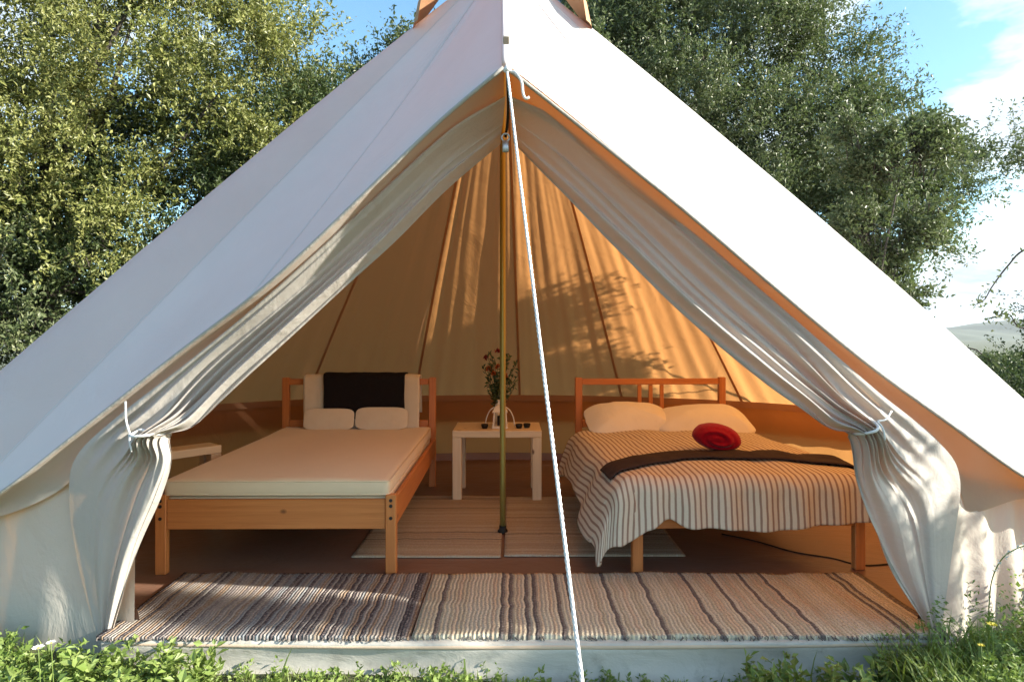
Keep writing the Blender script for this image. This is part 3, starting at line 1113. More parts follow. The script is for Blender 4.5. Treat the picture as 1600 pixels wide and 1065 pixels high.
# ------------------------------------------------------------------ beds
BW, BL = 1.285, 2.06
mesh_cache = {}


def bed(label, x, y, rz):
    """origin on the floor under the middle of the foot end; +Y runs to the headboard"""
    b = thing("bed_frame", label, "bed frame", (x, y, 0), rz)
    w = BW / 2
    post = 0.058
    for sx in (-1, 1):
        x0, x1 = sorted((sx * w, sx * (w - post)))
        leg = MB().box((x0, 0.0, 0), (x1, 0.045, 0.425)).build("leg", M_PINE, b)
        for z in (0.395, 0.365, 0.300):
            c = MB()
            c.lathe([(0.0095, -0.001), (0.0095, 0.003), (0.0, 0.003)], (0, 0, 0), 10)
            h = c.build("bolt", M_CLOTHPEG, leg)
            h.rotation_euler = (PI / 2, 0, 0)
            h.location = ((x0 + x1) / 2, 0.0, z)
        MB().box((x0, BL - 0.045, 0), (x1, BL, 0.915)).build("post", M_PINE, b)
        MB().box((sx * w - (0.030 if sx > 0 else -0.004), 0.047, 0.250), (sx * w - (0.004 if sx > 0 else -0.030), BL - 0.047, 0.400)).build("side_rail", M_PINE, b)
    MB().box((-w + post + 0.001, 0.010, 0.240), (w - post - 0.001, 0.034, 0.400)).build("foot_rail", M_PINE, b)
    MB().box((-w + post + 0.001, BL - 0.040, 0.855), (w - post - 0.001, BL - 0.008, 0.905)).build("top_rail", M_PINE, b)
    MB().box((-w + post + 0.001, BL - 0.036, 0.500), (w - post - 0.001, BL - 0.012, 0.560)).build("head_rail", M_PINE, b)
    MB().box((-w + post + 0.001, BL - 0.036, 0.240), (w - post - 0.001, BL - 0.012, 0.370)).build("head_rail", M_PINE, b)
    for sx in (-0.095, -0.0, 0.095):
        MB().box((sx - 0.017, BL - 0.032, 0.562), (sx + 0.017, BL - 0.016, 0.853)).build("slat", M_PINE, b)
    for k in range(14):
        yy = 0.10 + k * (BL - 0.25) / 13
        MB().box((-w + 0.034, yy, 0.335), (w - 0.034, yy + 0.07, 0.350)).build("bed_slat", M_BIRCH, b)
    MB().box((-0.04, 0.04, 0.285), (0.04, BL - 0.05, 0.333)).build("centre_beam", M_PINE, b)
    return b


LBED = (-1.262, 3.54, math.radians(0.6))
RBED = (1.285, 3.575, math.radians(3.2))
bed("orange pine bed frame with a bare cream mattress at the left side of the tent", *LBED)
bed("orange pine bed frame under the striped duvet at the right side of the tent", *RBED)


def placed(o, spot, dz=0.0):
    o.location = (spot[0], spot[1], dz)
    o.rotation_euler = (0, 0, spot[2])
    return o


def soft_slab(name, lo, hi, r, m, n=26, seed=0, dent=0.004, nz=7, parent=None):
    """rounded soft block between two corners"""
    lo, hi = np.array(lo, float), np.array(hi, float)
    c, h = (lo + hi) / 2, (hi - lo) / 2
    V, F = [], []
    # superquadric-like rounded box through a subdivided cube surface
    def face(ax, sg):
        a, b = [k for k in range(3) if k != ax]
        na = n if h[a] > r * 2.5 else nz
        nb = n if h[b] > r * 2.5 else nz
        ea = np.sin(np.linspace(-PI / 2, PI / 2, na))
        eb = np.sin(np.linspace(-PI / 2, PI / 2, nb))
        A, B = np.meshgrid(ea, eb, indexing="ij")
        P = np.zeros(A.shape + (3,))
        P[..., a], P[..., b], P[..., ax] = A * h[a], B * h[b], sg * h[ax]
        inner = np.clip(P, -(h - r), h - r)
        d = P - inner
        ln = np.linalg.norm(d, axis=-1, keepdims=True)
        P = inner + d / np.maximum(ln, 1e-9) * np.minimum(ln, r) if True else P
        P = inner + d / np.maximum(ln, 1e-9) * r
        base = sum(len(x) for x in V)
        V.append(P.reshape(-1, 3))
        f = grid_faces(na, nb) + base
        # orient
        if (ax == 1) ^ (sg < 0):
            f = f[:, ::-1]
        F.append(f)
    for ax in range(3):
        for sg in (-1, 1):
            face(ax, sg)
    P = np.vstack(V)
    P[:, 2] += dent * vnoise2(P[:, 0] * 6, P[:, 1] * 5, seed) * (P[:, 2] > 0)
    o = mesh_obj(name, P + c, np.vstack(F), m, parent, True, (P[:, :2]))
    import bmesh
    bm = bmesh.new()
    bm.from_mesh(o.data)
    bmesh.ops.remove_doubles(bm, verts=bm.verts, dist=0.0006)
    bmesh.ops.recalc_face_normals(bm, faces=bm.faces)
    bm.to_mesh(o.data)
    bm.free()
    o.data.polygons.foreach_set("use_smooth", [True] * len(o.data.polygons))
    return o


w2 = BW / 2
mt = soft_slab("mattress", (-w2 + 0.035, 0.012, 0.412), (w2 - 0.035, BL - 0.05, 0.505), 0.028, M_MATT, seed=4, dent=0.010)
placed(mt, LBED)
tag(mt, "bare cream foam mattress on the left pine bed", "mattress")
for zz, nm in ((0.494, "top"), (0.424, "low")):      # welted edges of the mattress cover
    hx, y0_, y1_, rr = w2 - 0.035 - 0.003, 0.012 + 0.003, BL - 0.05 - 0.003, 0.024
    ring = []
    for cx_, cy_, a0_ in ((hx - rr, y1_ - rr, 0), (-hx + rr, y1_ - rr, 90), (-hx + rr, y0_ + rr, 180), (hx - rr, y0_ + rr, 270)):
        for k in range(5):
            a = math.radians(a0_ + k * 22.5)
            ring.append((cx_ + rr * math.cos(a), cy_ + rr * math.sin(a), zz))
    ring.append(ring[0])
    MB().tube(ring, 0.0042, 6).build("piping", M_MATT, mt, True)
tp_ = soft_slab("pad", (-w2 + 0.045, 0.040, 0.352), (w2 - 0.045, BL - 0.06, 0.409), 0.015, M_MATT, seed=5, dent=0.0, parent=mt)
mt2 = soft_slab("mattress", (-w2 + 0.035, 0.045, 0.354), (w2 - 0.035, BL - 0.05, 0.470), 0.028, M_MATT, seed=6)
placed(mt2, RBED)
tag(mt2, "mattress of the right pine bed, hidden under the striped duvet", "mattress")

dark_line = MB()  # thin dark tube laid along the floor
dark_line.tube(interp(at([[0, 1128, 834, 4.254], [1, 1180, 845, 4.11], [2, 1240, 862, 3.905], [3, 1300, 872, 3.795], [4, 1346, 883, 3.68], [5, 1400, 880, 3.70]]), np.linspace(0, 5, 40)), 0.006, 6)
tag(dark_line.build("dark_line", M_DARK, None, True), "thin dark line along the floor under the striped bed", "dark_line")

# ------------------------------------------------------------------ linen on the left bed


def hung_cloth(name, x0, x1, y_front, y_back, ztop, zfront, zback, m, label, cat, spot, thick=0.010, seed=0, flare=0.0):
    """a cloth folded over a rail: hangs in front to zfront and behind to zback"""
    prof = []
    for q in np.linspace(0, 1, 22):
        prof.append((y_front - 0.006 * math.sin(q * 3) - flare * (1 - q) ** 2, zfront + (ztop - zfront) * q))
    for a in np.linspace(0, PI, 7)[1:-1]:
        prof.append(((y_front + y_back) / 2 - (y_back - y_front) / 2 * math.cos(a), ztop + 0.014 * math.sin(a)))
    for q in np.linspace(1, 0, 12):
        prof.append((y_back, zback + (ztop - zback) * q))
    prof = np.array(prof)
    nx = 60
    xs = np.linspace(x0, x1, nx)
    U, Q = np.meshgrid(np.linspace(0, 1, nx), np.linspace(0, 1, len(prof)), indexing="xy")
    X = np.tile(xs, (len(prof), 1)) + 0.006 * vnoise2(U * 3, Q * 8, seed + 2) * np.abs(U - 0.5) * 2
    Y = prof[:, 0][:, None] - np.abs(0.008 * vnoise2(U * 14, Q * 3, seed)) * (Q < 0.55)
    Z = prof[:, 1][:, None] + 0.010 * vnoise(U * 9, seed + 1) * np.clip(1 - Q * 2.5, 0, 1) + 0.004 * vnoise(U * 16, seed + 4)
    V = np.stack([X, Y + 0 * X, Z], -1).reshape(-1, 3)
    o = mesh_obj(name, V, grid_faces(len(prof), nx), m, None, True)
    sm = o.modifiers.new("thickness", "SOLIDIFY")
    sm.thickness = thick
    sm.offset = 1
    placed(o, spot)
    tag(o, label, cat)
    return o


hung_cloth("blanket", -0.445, 0.515, BL - 0.075, BL + 0.03, 0.914, 0.50, 0.62, M_CREAM,
           "cream quilt hung over the headboard of the left bed behind the black blanket", "blanket", LBED, 0.016, 3, 0.03)
hung_cloth("blanket", -0.272, 0.395, BL - 0.112, BL + 0.055, 0.934, 0.585, 0.66, M_BLACK,
           "black blanket folded over the cream quilt on the left headboard", "blanket", LBED, 0.012, 8, 0.01)


def pillow(label, cx, cy, cz, sx, sy, sz, rx, rz, m, spot, seed, name="pillow"):
    nu, nv = 48, 34
    u = np.linspace(0, 2 * PI, nu + 1)
    v = np.linspace(-PI / 2, PI / 2, nv)
    V, U = np.meshgrid(v, u, indexing="ij")
    def sp(w, e):
        return np.sign(w) * np.abs(w) ** e
    X = sp(np.cos(V), 0.45) * sp(np.cos(U), 0.42)
    Y = sp(np.cos(V), 0.45) * sp(np.sin(U), 0.42)
    rim = np.clip(1 - np.maximum(np.abs(X), np.abs(Y)) ** 3, 0, 1)
    Z = np.sin(V) * (0.30 + 0.70 * rim) * (1 - 0.18 * np.abs(X * Y))
    Z = Z + 0.10 * vnoise2(X * 3 + seed, Y * 3, seed) * (Z > 0) + 0.05 * vnoise2(X * 9, Y * 7, seed + 1) * (Z > 0)
    P = np.stack([X * sx, Y * sy, Z * sz], -1).reshape(-1, 3)
    o = mesh_obj(name, P, grid_faces(nv, nu + 1), m, None, True, P[:, :2])
    c, s = math.cos(spot[2]), math.sin(spot[2])
    o.location = (spot[0] + c * cx - s * cy, spot[1] + s * cx + c * cy, cz)
    o.rotation_euler = (rx, 0, spot[2] + rz)
    tag(o, label, "pillow")
    return o


pillow("flat cream cushion leaning on the left headboard, left of its twin", -0.215, BL - 0.175, 0.585, 0.205, 0.088, 0.013, math.radians(76), 0.02, M_CREAM, LBED, 11)
pillow("flat cream cushion leaning on the left headboard, under the black blanket's right corner", 0.215, BL - 0.180, 0.592, 0.215, 0.092, 0.014, math.radians(75), -0.02, M_CREAM, LBED, 14)

# ------------------------------------------------------------------ linen on the right bed
DT = 0.525      # top of the duvet


def duvet_point(a, b, lift=0.0):
    """a across (metres of cloth from the middle), b along (from the foot edge, negative hangs over the foot)"""
    a, b = np.asarray(a, float), np.asarray(b, float)
    hw = w2 + 0.045
    ra = 0.10
    over_a = np.clip(np.abs(a) - hw, 0, None)
    over_b = np.clip(-0.0 - b, 0, None)
    sgn = np.sign(a)

    def roll(o, r):
        """cloth going over a soft edge: (outwards, downwards) for overhang length o"""
        th = np.clip(o / r, 0, PI / 2)
        ex = np.clip(o - r * PI / 2, 0, None)
        return r * np.sin(th) + ex * 0.10, r * (1 - np.cos(th)) + ex
    oa, da = roll(over_a, ra)
    obn, db = roll(over_b, 0.09)
    flareL = np.where(a < 0, 0.30, 0.05) * np.clip(over_a - 0.08, 0, None)
    x = sgn * (np.minimum(np.abs(a), hw) * (hw - 0.04) / hw + oa) + sgn * flareL
    y = np.maximum(b, 0) - obn + 0.02
    drop = np.sqrt(da ** 2 + db ** 2 + 0.9 * da * db)
    crown = 0.022 * np.cos(np.clip(a / hw, -1, 1) * PI / 2) * np.clip(b / 0.25, 0, 1)
    puff = 0.011 * vnoise2(a * 7, b * 5, 51) + 0.006 * vnoise2(a * 18, b * 16, 52)
    hang = np.clip(drop / 0.12, 0, 1)
    fold = 0.020 * vnoise(a * 9 + b * 2, 53, 2) * hang * (over_b > 0)
    foldS = 0.026 * vnoise(b * 7 + a, 54, 2) * hang * (over_a > 0)
    z = DT - drop + crown + puff * (1 - 0.6 * hang)
    y = y - fold - 0.012 * np.sin(a * 30) * hang * (over_b > 0)
    x = x + sgn * foldS
    z = np.maximum(z, 0.075)
    return np.stack([x, y, z + lift], -1)


def build_duvet():
    na, nb = 190, 190
    hw = w2 + 0.045
    A = np.linspace(-1, 1, na)
    B = np.linspace(0, 1, nb)
    BB, AA = np.meshgrid(B, A, indexing="ij")
    # left overhang is longer towards the middle of the bed, hem uneven
    left = hw + 0.36 + 0.06 * np.sin(BB * 7)
    right = hw + 0.16
    a = np.where(AA < 0, AA * left, AA * right)
    hem = -0.31 - 0.012 * np.sin(np.clip((a + 0.55) * 3.0, -3, 3)) - 0.010 * np.sin(a * 9 + 1) - 0.09 * np.clip((-a - 0.62) / 0.15, 0, 1) * np.clip((1.0 + a) / 0.3, 0, 1)
    hem = hem + 0.055 * np.exp(-((a + 0.50) / 0.07) ** 2) + 0.035 * np.clip((a - 0.45) / 0.25, 0, 1)
    b = hem * (1 - BB) ** 1.0 + BB * 1.62
    P = duvet_point(a, b)
    V = P.reshape(-1, 3)
    o = mesh_obj("duvet", V, grid_faces(nb, na), M_DUVET, None, True, np.stack([a, b], -1).reshape(-1, 2))
    sm = o.modifiers.new("thickness", "SOLIDIFY")
    sm.thickness = 0.022
    sm.offset = -1
    placed(o, RBED)
    tag(o, "cream duvet with thin brown stripes hanging over the right bed", "duvet")


build_duvet()


def build_throw():
    na, nb = 170, 22
    hw = w2 + 0.045
    A = np.linspace(-hw - 0.10, hw + 0.14, na)
    B = np.linspace(0, 1, nb)
    BB, AA = np.meshgrid(B, A, indexing="ij")
    mid = 0.40 - 0.24 * np.clip((-0.25 - AA) / 0.6, 0, 1) ** 1.5 - 0.08 * np.clip(AA / 0.6, 0, 1)
    wd = 0.27
    b = mid + (BB - 0.5) * wd + 0.012 * vnoise(AA * 6, 61)
    P = duvet_point(AA, b, 0.0)
    P2 = duvet_point(AA, b + 0.01, 0.0)
    P3 = duvet_point(AA + 0.01, b, 0.0)
    n = np.cross(P3 - P, P2 - P)
    n /= np.linalg.norm(n, axis=-1, keepdims=True) + 1e-9
    P = P + n * (0.012 + 0.010 * np.sin(BB * PI) + 0.004 * vnoise2(AA * 20, BB * 6, 62))[..., None]
    o = mesh_obj("throw", P.reshape(-1, 3), grid_faces(nb, na), M_THROW, None, True)
    sm = o.modifiers.new("thickness", "SOLIDIFY")
    sm.thickness = 0.008
    sm.offset = 1
    placed(o, RBED)
    tag(o, "dark brown throw folded into a band across the striped duvet", "throw")


build_throw()
pillow("cream pillow with a sunken front on the right bed, left of the other pillow", -0.255, BL - 0.33, 0.590, 0.350, 0.21, 0.125, math.radians(22), 0.05, M_PILLOW, RBED, 21)
pillow("wide smooth cream pillow on the right bed behind the red blanket roll", 0.320, BL - 0.36, 0.575, 0.395, 0.23, 0.130, math.radians(15), -0.06, M_PILLOW, RBED, 25)


def red_roll():
    """soft fleece blanket rolled up, its blunt end towards the doorway"""
    nu, nv = 90, 60
    V, U = np.meshgrid(np.linspace(-PI / 2, PI / 2, nv), np.linspace(0, 2 * PI, nu + 1), indexing="ij")
    sp = lambda w, e: np.sign(w) * np.abs(w) ** e
    X = sp(np.cos(V), 0.6) * np.cos(U)
    Z = sp(np.cos(V), 0.6) * np.sin(U)
    Y = sp(np.sin(V), 0.8)
    r = np.hypot(X, Z)
    groove = np.cos(2 * PI * r * 2.1 - U) * np.clip((0.92 - r) / 0.3, 0, 1) * np.clip(r / 0.2, 0, 1)
    Y = Y * (1 + 0.085 * groove)
    k = 1 + 0.035 * vnoise2(X * 3, Z * 3 + Y, 71) + 0.02 * np.exp(-((U - 2.4) / 0.12) ** 2)
    flat_ = np.where(Z < 0, 0.80, 1.0)
    P3 = np.stack([X * 0.150 * k, Y * 0.115, Z * 0.090 * k * flat_], -1).reshape(-1, 3)
    o = mesh_obj("rolled_blanket", P3, grid_faces(nv, nu + 1), M_RED, None, True)
    P = duvet_point(0.045, 0.60)
    c, s = math.cos(RBED[2]), math.sin(RBED[2])
    o.location = (RBED[0] + c * P[0] - s * P[1], RBED[1] + s * P[0] + c * P[1], P[2] + 0.082)
    o.rotation_euler = (0, math.radians(9), RBED[2] + math.radians(-14))
    tag(o, "bright red blanket roll lying on the dark throw", "blanket")


red_roll()

# ------------------------------------------------------------------ side tables


def side_table(label, x, y, rz, wx, wy, h, group=None):
    t = thing("side_table", label, "side table", (x, y, 0), rz, group)
    MB().box((-wx / 2, -wy / 2, h - 0.052), (wx / 2, wy / 2, h), 0.003).build("table_top", M_BIRCH, t)
    lg = 0.070
    for sx in (-1, 1):
        for sy in (-1, 1):
            x0, x1 = sorted((sx * wx / 2 * 0.998, sx * (wx / 2 - lg)))
            y0, y1 = sorted((sy * wy / 2 * 0.998, sy * (wy / 2 - lg)))
            MB().box((x0, y0, 0), (x1, y1, h - 0.054), 0.003).build("leg", M_BIRCH, t)
    return t


side_table("square pale wood side table between the beds, holding the flowers and lantern", -0.115, 5.335, 0.0, 0.685, 0.50, 0.54)
side_table("narrow pale wood side table turned at an angle, left of the bare mattress", -2.20, 4.28, math.radians(50), 0.58, 0.17, 0.54)


# ------------------------------------------------------------------ lantern, tealights and flowers on the table
def lantern():
    TX, TY, TZ = -0.095, 5.25, 0.541
    t = thing("lantern", "small white lantern with a pointed roof on the centre table", "lantern", (TX, TY, TZ))
    MB().box((-0.062, -0.062, 0), (0.062, 0.062, 0.018), 0.003).build("base", M_WHITE, t)
    for sx in (-1, 1):
        for sy in (-1, 1):
            mb = MB()
            mb.tube([(sx * 0.052, sy * 0.052, 0.018), (sx * 0.044, sy * 0.044, 0.125)], 0.007, 6)
            mb.build("corner_post", M_WHITE, t)
    mb = MB()
    mb.lathe([(0.085, 0.0), (0.080, 0.012), (0.045, 0.045), (0.026, 0.055), (0.022, 0.085), (0.028, 0.095), (0.0, 0.098)], (0, 0, 0.125), 4)
    o = mb.build("lantern_roof", M_WHITE, t)
    o.rotation_euler = (0, 0, PI / 4)
    mb = MB()
    mb.lathe([(0.0, 0.0), (0.022, 0.0), (0.022, 0.075), (0.0, 0.075)], (0, 0, 0.019), 14)
    mb.build("candle", M_DARK, t, True)
    mb = MB()
    for s in (-1, 1):
        pts = [(s * (0.03 + 0.085 * math.sin(a)), -0.01, 0.165 - 0.155 * (1 - math.cos(a)) ) for a in np.linspace(0.05, PI / 2, 9)]
        mb.tube(pts, 0.005, 6)
    mb.build("handle", M_WHITE, t, True)
    for x, y, lab in ((-0.215, 5.21, "small black tealight cup left of the white lantern"),
                      (0.055, 5.22, "small black tealight cup just right of the white lantern"),
                      (0.118, 5.25, "outermost black tealight cup at the right of the lantern")):
        mb = MB()
        mb.lathe([(0.0, 0.0), (0.020, 0.0), (0.029, 0.024), (0.027, 0.034), (0.022, 0.034), (0.018, 0.012), (0.0, 0.010)], (0, 0, 0), 16)
        c = mb.build("tealight_cup", M_DARK, None, True)
        c.location = (x, y, 0.541)
        tag(c, lab, "candle holder")


lantern()


def leaf_faces(P, D, N, L, W, bend=0.15):
    """rhombic leaves: P base points, D direction, N normal (all (n,3)), L/W sizes (n,)"""
    D = D / (np.linalg.norm(D, axis=1)[:, None] + 1e-9)
    S = np.cross(D, N)
    S /= np.linalg.norm(S, axis=1)[:, None] + 1e-9
    Nn = np.cross(S, D)
    L, W = L[:, None], W[:, None]
    v0 = P
    v1 = P + D * L * 0.45 + S * W * 0.5 + Nn * L * bend
    v2 = P + D * L
    v3 = P + D * L * 0.45 - S * W * 0.5 + Nn * L * bend
    V = np.stack([v0, v1, v2, v3], 1).reshape(-1, 3)
    F = np.arange(len(P) * 4).reshape(-1, 4)
    return V, F


def unit(n, rng):
    v = rng.normal(size=(n, 3))
    return v / np.linalg.norm(v, axis=1)[:, None]


def bouquet():
    t = thing("flower_bouquet", "loose bouquet of orange and red flowers with dark leaves on the centre table", "flowers", (-0.115, 5.40, 0.541))
    rng = np.random.default_rng(5)
    mb = MB()
    mb.lathe([(0.0, 0.0), (0.034, 0.0), (0.040, 0.05), (0.030, 0.13), (0.020, 0.17), (0.026, 0.185), (0.022, 0.183), (0.015, 0.16)], (0, 0, 0), 16)
    mb.build("vase", M_WHITE, t, True)
    heads, st = [], MB()
    P, D = [], []
    for k in range(30):
        a = rng.uniform(0, 2 * PI)
        sp = rng.uniform(0.03, 0.16)
        hh = rng.uniform(0.26, 0.60)
        tip = np.array([math.cos(a) * sp + 0.02, math.sin(a) * sp * 0.6, hh])
        pts = interp(np.c_[[0, 1, 2], [[0, 0, 0.14], [tip[0] * 0.35, tip[1] * 0.35, hh * 0.62], tip]], np.linspace(0, 2, 7))
        st.tube(pts, 0.0022, 4, False)
        for q in np.linspace(0.35, 1, 14):
            i = q * 6
            b = pts[int(min(i, 5))] + (pts[int(min(i, 5)) + 1] - pts[int(min(i, 5))]) * (i - int(min(i, 5)))
            P.append(b)
            D.append(rng.normal(size=3) * 0.7 + [0, 0, 0.35])
        if k < 9:
            heads.append(tip)
    st.build("stem", M_LEAF_DARK, t, True)["kind"] = "stuff"
    P, D = np.array(P), np.array(D)
    V, F = leaf_faces(P, D, unit(len(P), rng), rng.uniform(0.03, 0.06, len(P)), rng.uniform(0.014, 0.026, len(P)))
    mesh_obj("leaves", V, F, M_LEAF_DARK, t, False)["kind"] = "stuff"
    fixed = [(-0.075, -0.04, 0.46), (0.0, -0.05, 0.475), (-0.005, -0.03, 0.60), (-0.03, -0.05, 0.42), (0.06, -0.04, 0.40), (-0.095, -0.02, 0.55)]
    for k, c in enumerate(fixed):
        n = 16
        d = unit(n, rng) + [0, -0.9, 0.3]
        V, F = leaf_faces(np.tile(c, (n, 1)), d, unit(n, rng), np.full(n, 0.032), np.full(n, 0.022), 0.25)
        mesh_obj("blossom", V, F, M_ORANGE if k not in (2, 5) else M_REDP, t, False)


bouquet()

# ------------------------------------------------------------------ trees and shrubs
UP = np.array([0, 0, 1.0])


def tree(name, label, cat, base, blobs, m, n_twigs, per_twig, leaf, seed, trunk_r=0.14, group=None, twig_len=(0.35, 0.75),
         limbs=16, droop=0.0, fill=0.35, width=0.45):
    """blobs: (x, y, z, rx, ry, rz) in metres relative to base; twigs bristle out of their lumpy surfaces"""
    rng = np.random.default_rng(seed)
    bz = float(ground_z(base[0], base[1]))
    t = thing(name, label, cat, (base[0], base[1], bz), 0, group)
    B = np.array(blobs, float)
    vol = (B[:, 3] * B[:, 4] * B[:, 5]) ** (2 / 3)
    pick = rng.choice(len(B), n_twigs, p=vol / vol.sum())
    d = unit(n_twigs, rng)
    d[:, 2] = np.where(d[:, 2] < -0.75, -d[:, 2], d[:, 2])
    lump = 1.0 + 0.16 * np.sin(d[:, 0] * 7 + pick) * np.sin(d[:, 1] * 6 + pick * 2) + 0.12 * np.sin(d[:, 2] * 9 + pick * 3)
    rad = np.where(rng.random(n_twigs) < fill, rng.uniform(0.35, 0.9, n_twigs), rng.uniform(0.82, 1.04, n_twigs)) * lump
    C = B[pick, :3] + d * B[pick, 3:6] * rad[:, None]
    # bunch the twigs so that the crown shows clumps and gaps
    nb = max(12, n_twigs // 55)
    ctr = C[rng.choice(n_twigs, nb, replace=False)]
    idx = np.empty(n_twigs, int)
    for i in range(0, n_twigs, 512):
        dd = ((C[i:i + 512, None] - ctr[None]) ** 2).sum(-1)
        idx[i:i + 512] = dd.argmin(1)
    C = C + (ctr[idx] - C) * rng.uniform(0.30, 0.72, n_twigs)[:, None]
    TL = rng.uniform(*twig_len, n_twigs)
    TD = (C - B[pick, :3])
    TD /= np.linalg.norm(TD, axis=1)[:, None] + 1e-9
    TD = TD * 0.8 + unit(n_twigs, rng) * 0.75 + UP * (0.30 - droop)
    TD /= np.linalg.norm(TD, axis=1)[:, None]
    q = rng.uniform(0.05, 1.0, (n_twigs, per_twig))
    P = C[:, None] + TD[:, None] * (TL[:, None] * q)[..., None] + rng.normal(size=(n_twigs, per_twig, 3)) * 0.018
    P = P.reshape(-1, 3)
    n = len(P)
    D = np.repeat(TD, per_twig, 0) * 0.5 + unit(n, rng) * 0.9
    N = np.repeat(TD, per_twig, 0) * 0.4 + unit(n, rng) * 0.8 + UP * 0.5
    L = leaf * rng.uniform(0.6, 1.3, n)
    V, F = leaf_faces(P, D, N, L, L * width, 0.12)
    cr = mesh_obj("crown", V, F, m, t, False)
    # a share of the twigs as thin woody slivers
    k = min(n_twigs, 900)
    sel = rng.choice(n_twigs, k, replace=False)
    side = np.cross(TD[sel], UP)
    side /= np.linalg.norm(side, axis=1)[:, None] + 1e-9
    a, b = C[sel] - TD[sel] * 0.15, C[sel] + TD[sel] * TL[sel][:, None]
    TV = np.stack([a - side * 0.005, a + side * 0.005, b], 1).reshape(-1, 3)
    tw = mesh_obj("twigs", TV, np.arange(k * 3).reshape(-1, 3), M_BARK, t, False)
    tw["kind"] = "stuff"
    # trunk and limbs
    top = B[0, :3] * np.array([0.9, 0.9, 1.0])
    mb = MB()
    tpts = interp(np.c_[[0, 1, 2, 3], [[0, 0, -0.1], top * [0.15, 0.2, 0.30], top * [0.5, 0.5, 0.6], top]], np.linspace(0, 3, 14))
    mb.tube(tpts, np.linspace(trunk_r, trunk_r * 0.35, 14), 10)
    mb.build("trunk", M_BARK, t, True)
    mb = MB()
    for j in range(limbs):
        e = C[rng.integers(n_twigs)]
        s0 = tpts[rng.integers(4, 13)]
        midp = (s0 + e) / 2 + rng.normal(size=3) * 0.12 + UP * 0.12
        mb.tube(interp(np.c_[[0, 1, 2], [s0, midp, e]], np.linspace(0, 2, 7)), np.linspace(trunk_r * 0.35, 0.010, 7), 6, False)
    mb.build("limbs", M_BARK, t, True)
    return t


tree("oak_tree", "tall yellow-green tree at the far left behind the tent", "tree", (-5.6, 8.0),
     [(0, 0, 4.3, 1.7, 1.5, 1.6), (1.3, -0.4, 4.8, 1.35, 1.2, 1.3), (-1.3, -0.5, 3.3, 1.6, 1.4, 1.5), (2.3, 0.3, 4.3, 1.0, 1.0, 1.3),
      (0.2, -0.9, 2.8, 1.4, 1.1, 1.2), (-2.0, -1.0, 4.6, 1.4, 1.3, 1.6), (0.8, 0.3, 6.3, 1.6, 1.3, 1.2)],
     M_LEAF_BRIGHT, 9000, 26, 0.054, 101, trunk_r=0.20)
tree("oak_tree", "dense dark evergreen tree behind the tent's left slope, below the yellow-green one", "tree", (-4.3, 8.8),
     [(0, 0, 2.6, 1.7, 1.4, 1.5), (1.5, 0.2, 3.6, 1.3, 1.2, 1.4), (-1.2, -0.9, 1.5, 1.3, 1.1, 1.2), (-2.4, -0.6, 2.2, 1.2, 1.0, 1.4), (1.1, -0.4, 2.0, 1.1, 1.0, 1.1)],
     M_LEAF_DARK, 6800, 24, 0.056, 102, trunk_r=0.18)
tree("oak_tree", "dark loose tree whose top shows sky gaps just left of the tent peak", "tree", (-2.6, 10.6),
     [(0, 0, 4.3, 1.4, 1.2, 1.3), (0.9, 0, 5.0, 1.1, 1.0, 1.0), (-0.7, 0, 3.3, 1.3, 1.2, 1.2), (1.8, 0.2, 4.2, 1.2, 1.0, 1.3)],
     M_LEAF_DARK, 2600, 22, 0.066, 103, trunk_r=0.16)
tree("bush", "low green bush at the far left edge beside the tent", "bush", (-6.6, 6.7),
     [(0, 0, 1.1, 1.4, 1.1, 1.1), (0.9, 0.4, 1.4, 1.0, 0.9, 1.0), (-1.2, 0, 1.6, 1.0, 1.0, 1.3)],
     M_LEAF_OLIVE, 1800, 22, 0.058, 104, trunk_r=0.07)
tree("olive_tree", "large olive-green tree leaning out to the right behind the tent", "tree", (2.6, 9.2),
     [(0.2, 0, 4.3, 1.7, 1.5, 1.5), (1.7, -0.2, 3.6, 1.1, 1.1, 1.0), (-0.9, 0.1, 4.6, 1.3, 1.2, 1.3), (1.0, -0.5, 2.6, 1.3, 1.1, 0.9),
      (1.6, 0.0, 4.6, 0.9, 0.9, 0.7), (1.9, -0.4, 2.7, 0.9, 0.9, 0.7), (0.3, 0.2, 5.9, 1.7, 1.3, 0.9), (2.6, -0.2, 2.9, 0.6, 0.7, 0.5), (3.1, -0.2, 3.25, 0.6, 0.5, 0.28),
      (3.9, -0.2, 3.65, 0.6, 0.5, 0.25), (-0.3, -0.3, 3.0, 1.2, 1.0, 1.1)],
     M_LEAF_OLIVE, 11000, 26, 0.052, 105, trunk_r=0.20, width=0.45)
tree("olive_tree", "darker tree filling the gap just right of the tent peak", "tree", (0.9, 11.0),
     [(0.2, 0, 5.2, 1.5, 1.2, 1.4), (1.2, 0, 4.4, 1.4, 1.1, 1.3), (-0.4, 0, 6.4, 1.2, 1.0, 1.0)],
     M_LEAF_DARK, 4200, 24, 0.056, 106, trunk_r=0.16)
tree("small_tree", "small leafy tree close behind the tent whose shadow falls on the canvas", "tree", (3.05, 5.98),
     [(0.35, -0.25, 2.84, 0.55, 0.20, 0.27), (0.20, -0.09, 2.36, 0.50, 0.17, 0.22), (0.15, -0.39, 3.10, 0.45, 0.14, 0.22), (0.2, 0.03, 2.02, 0.35, 0.10, 0.18),
      (0.5, 0.39, 1.8, 0.55, 0.12, 0.38)],
     M_LEAF_OLIVE, 1100, 18, 0.050, 107, trunk_r=0.018, fill=0.4, limbs=1, twig_len=(0.12, 0.34))
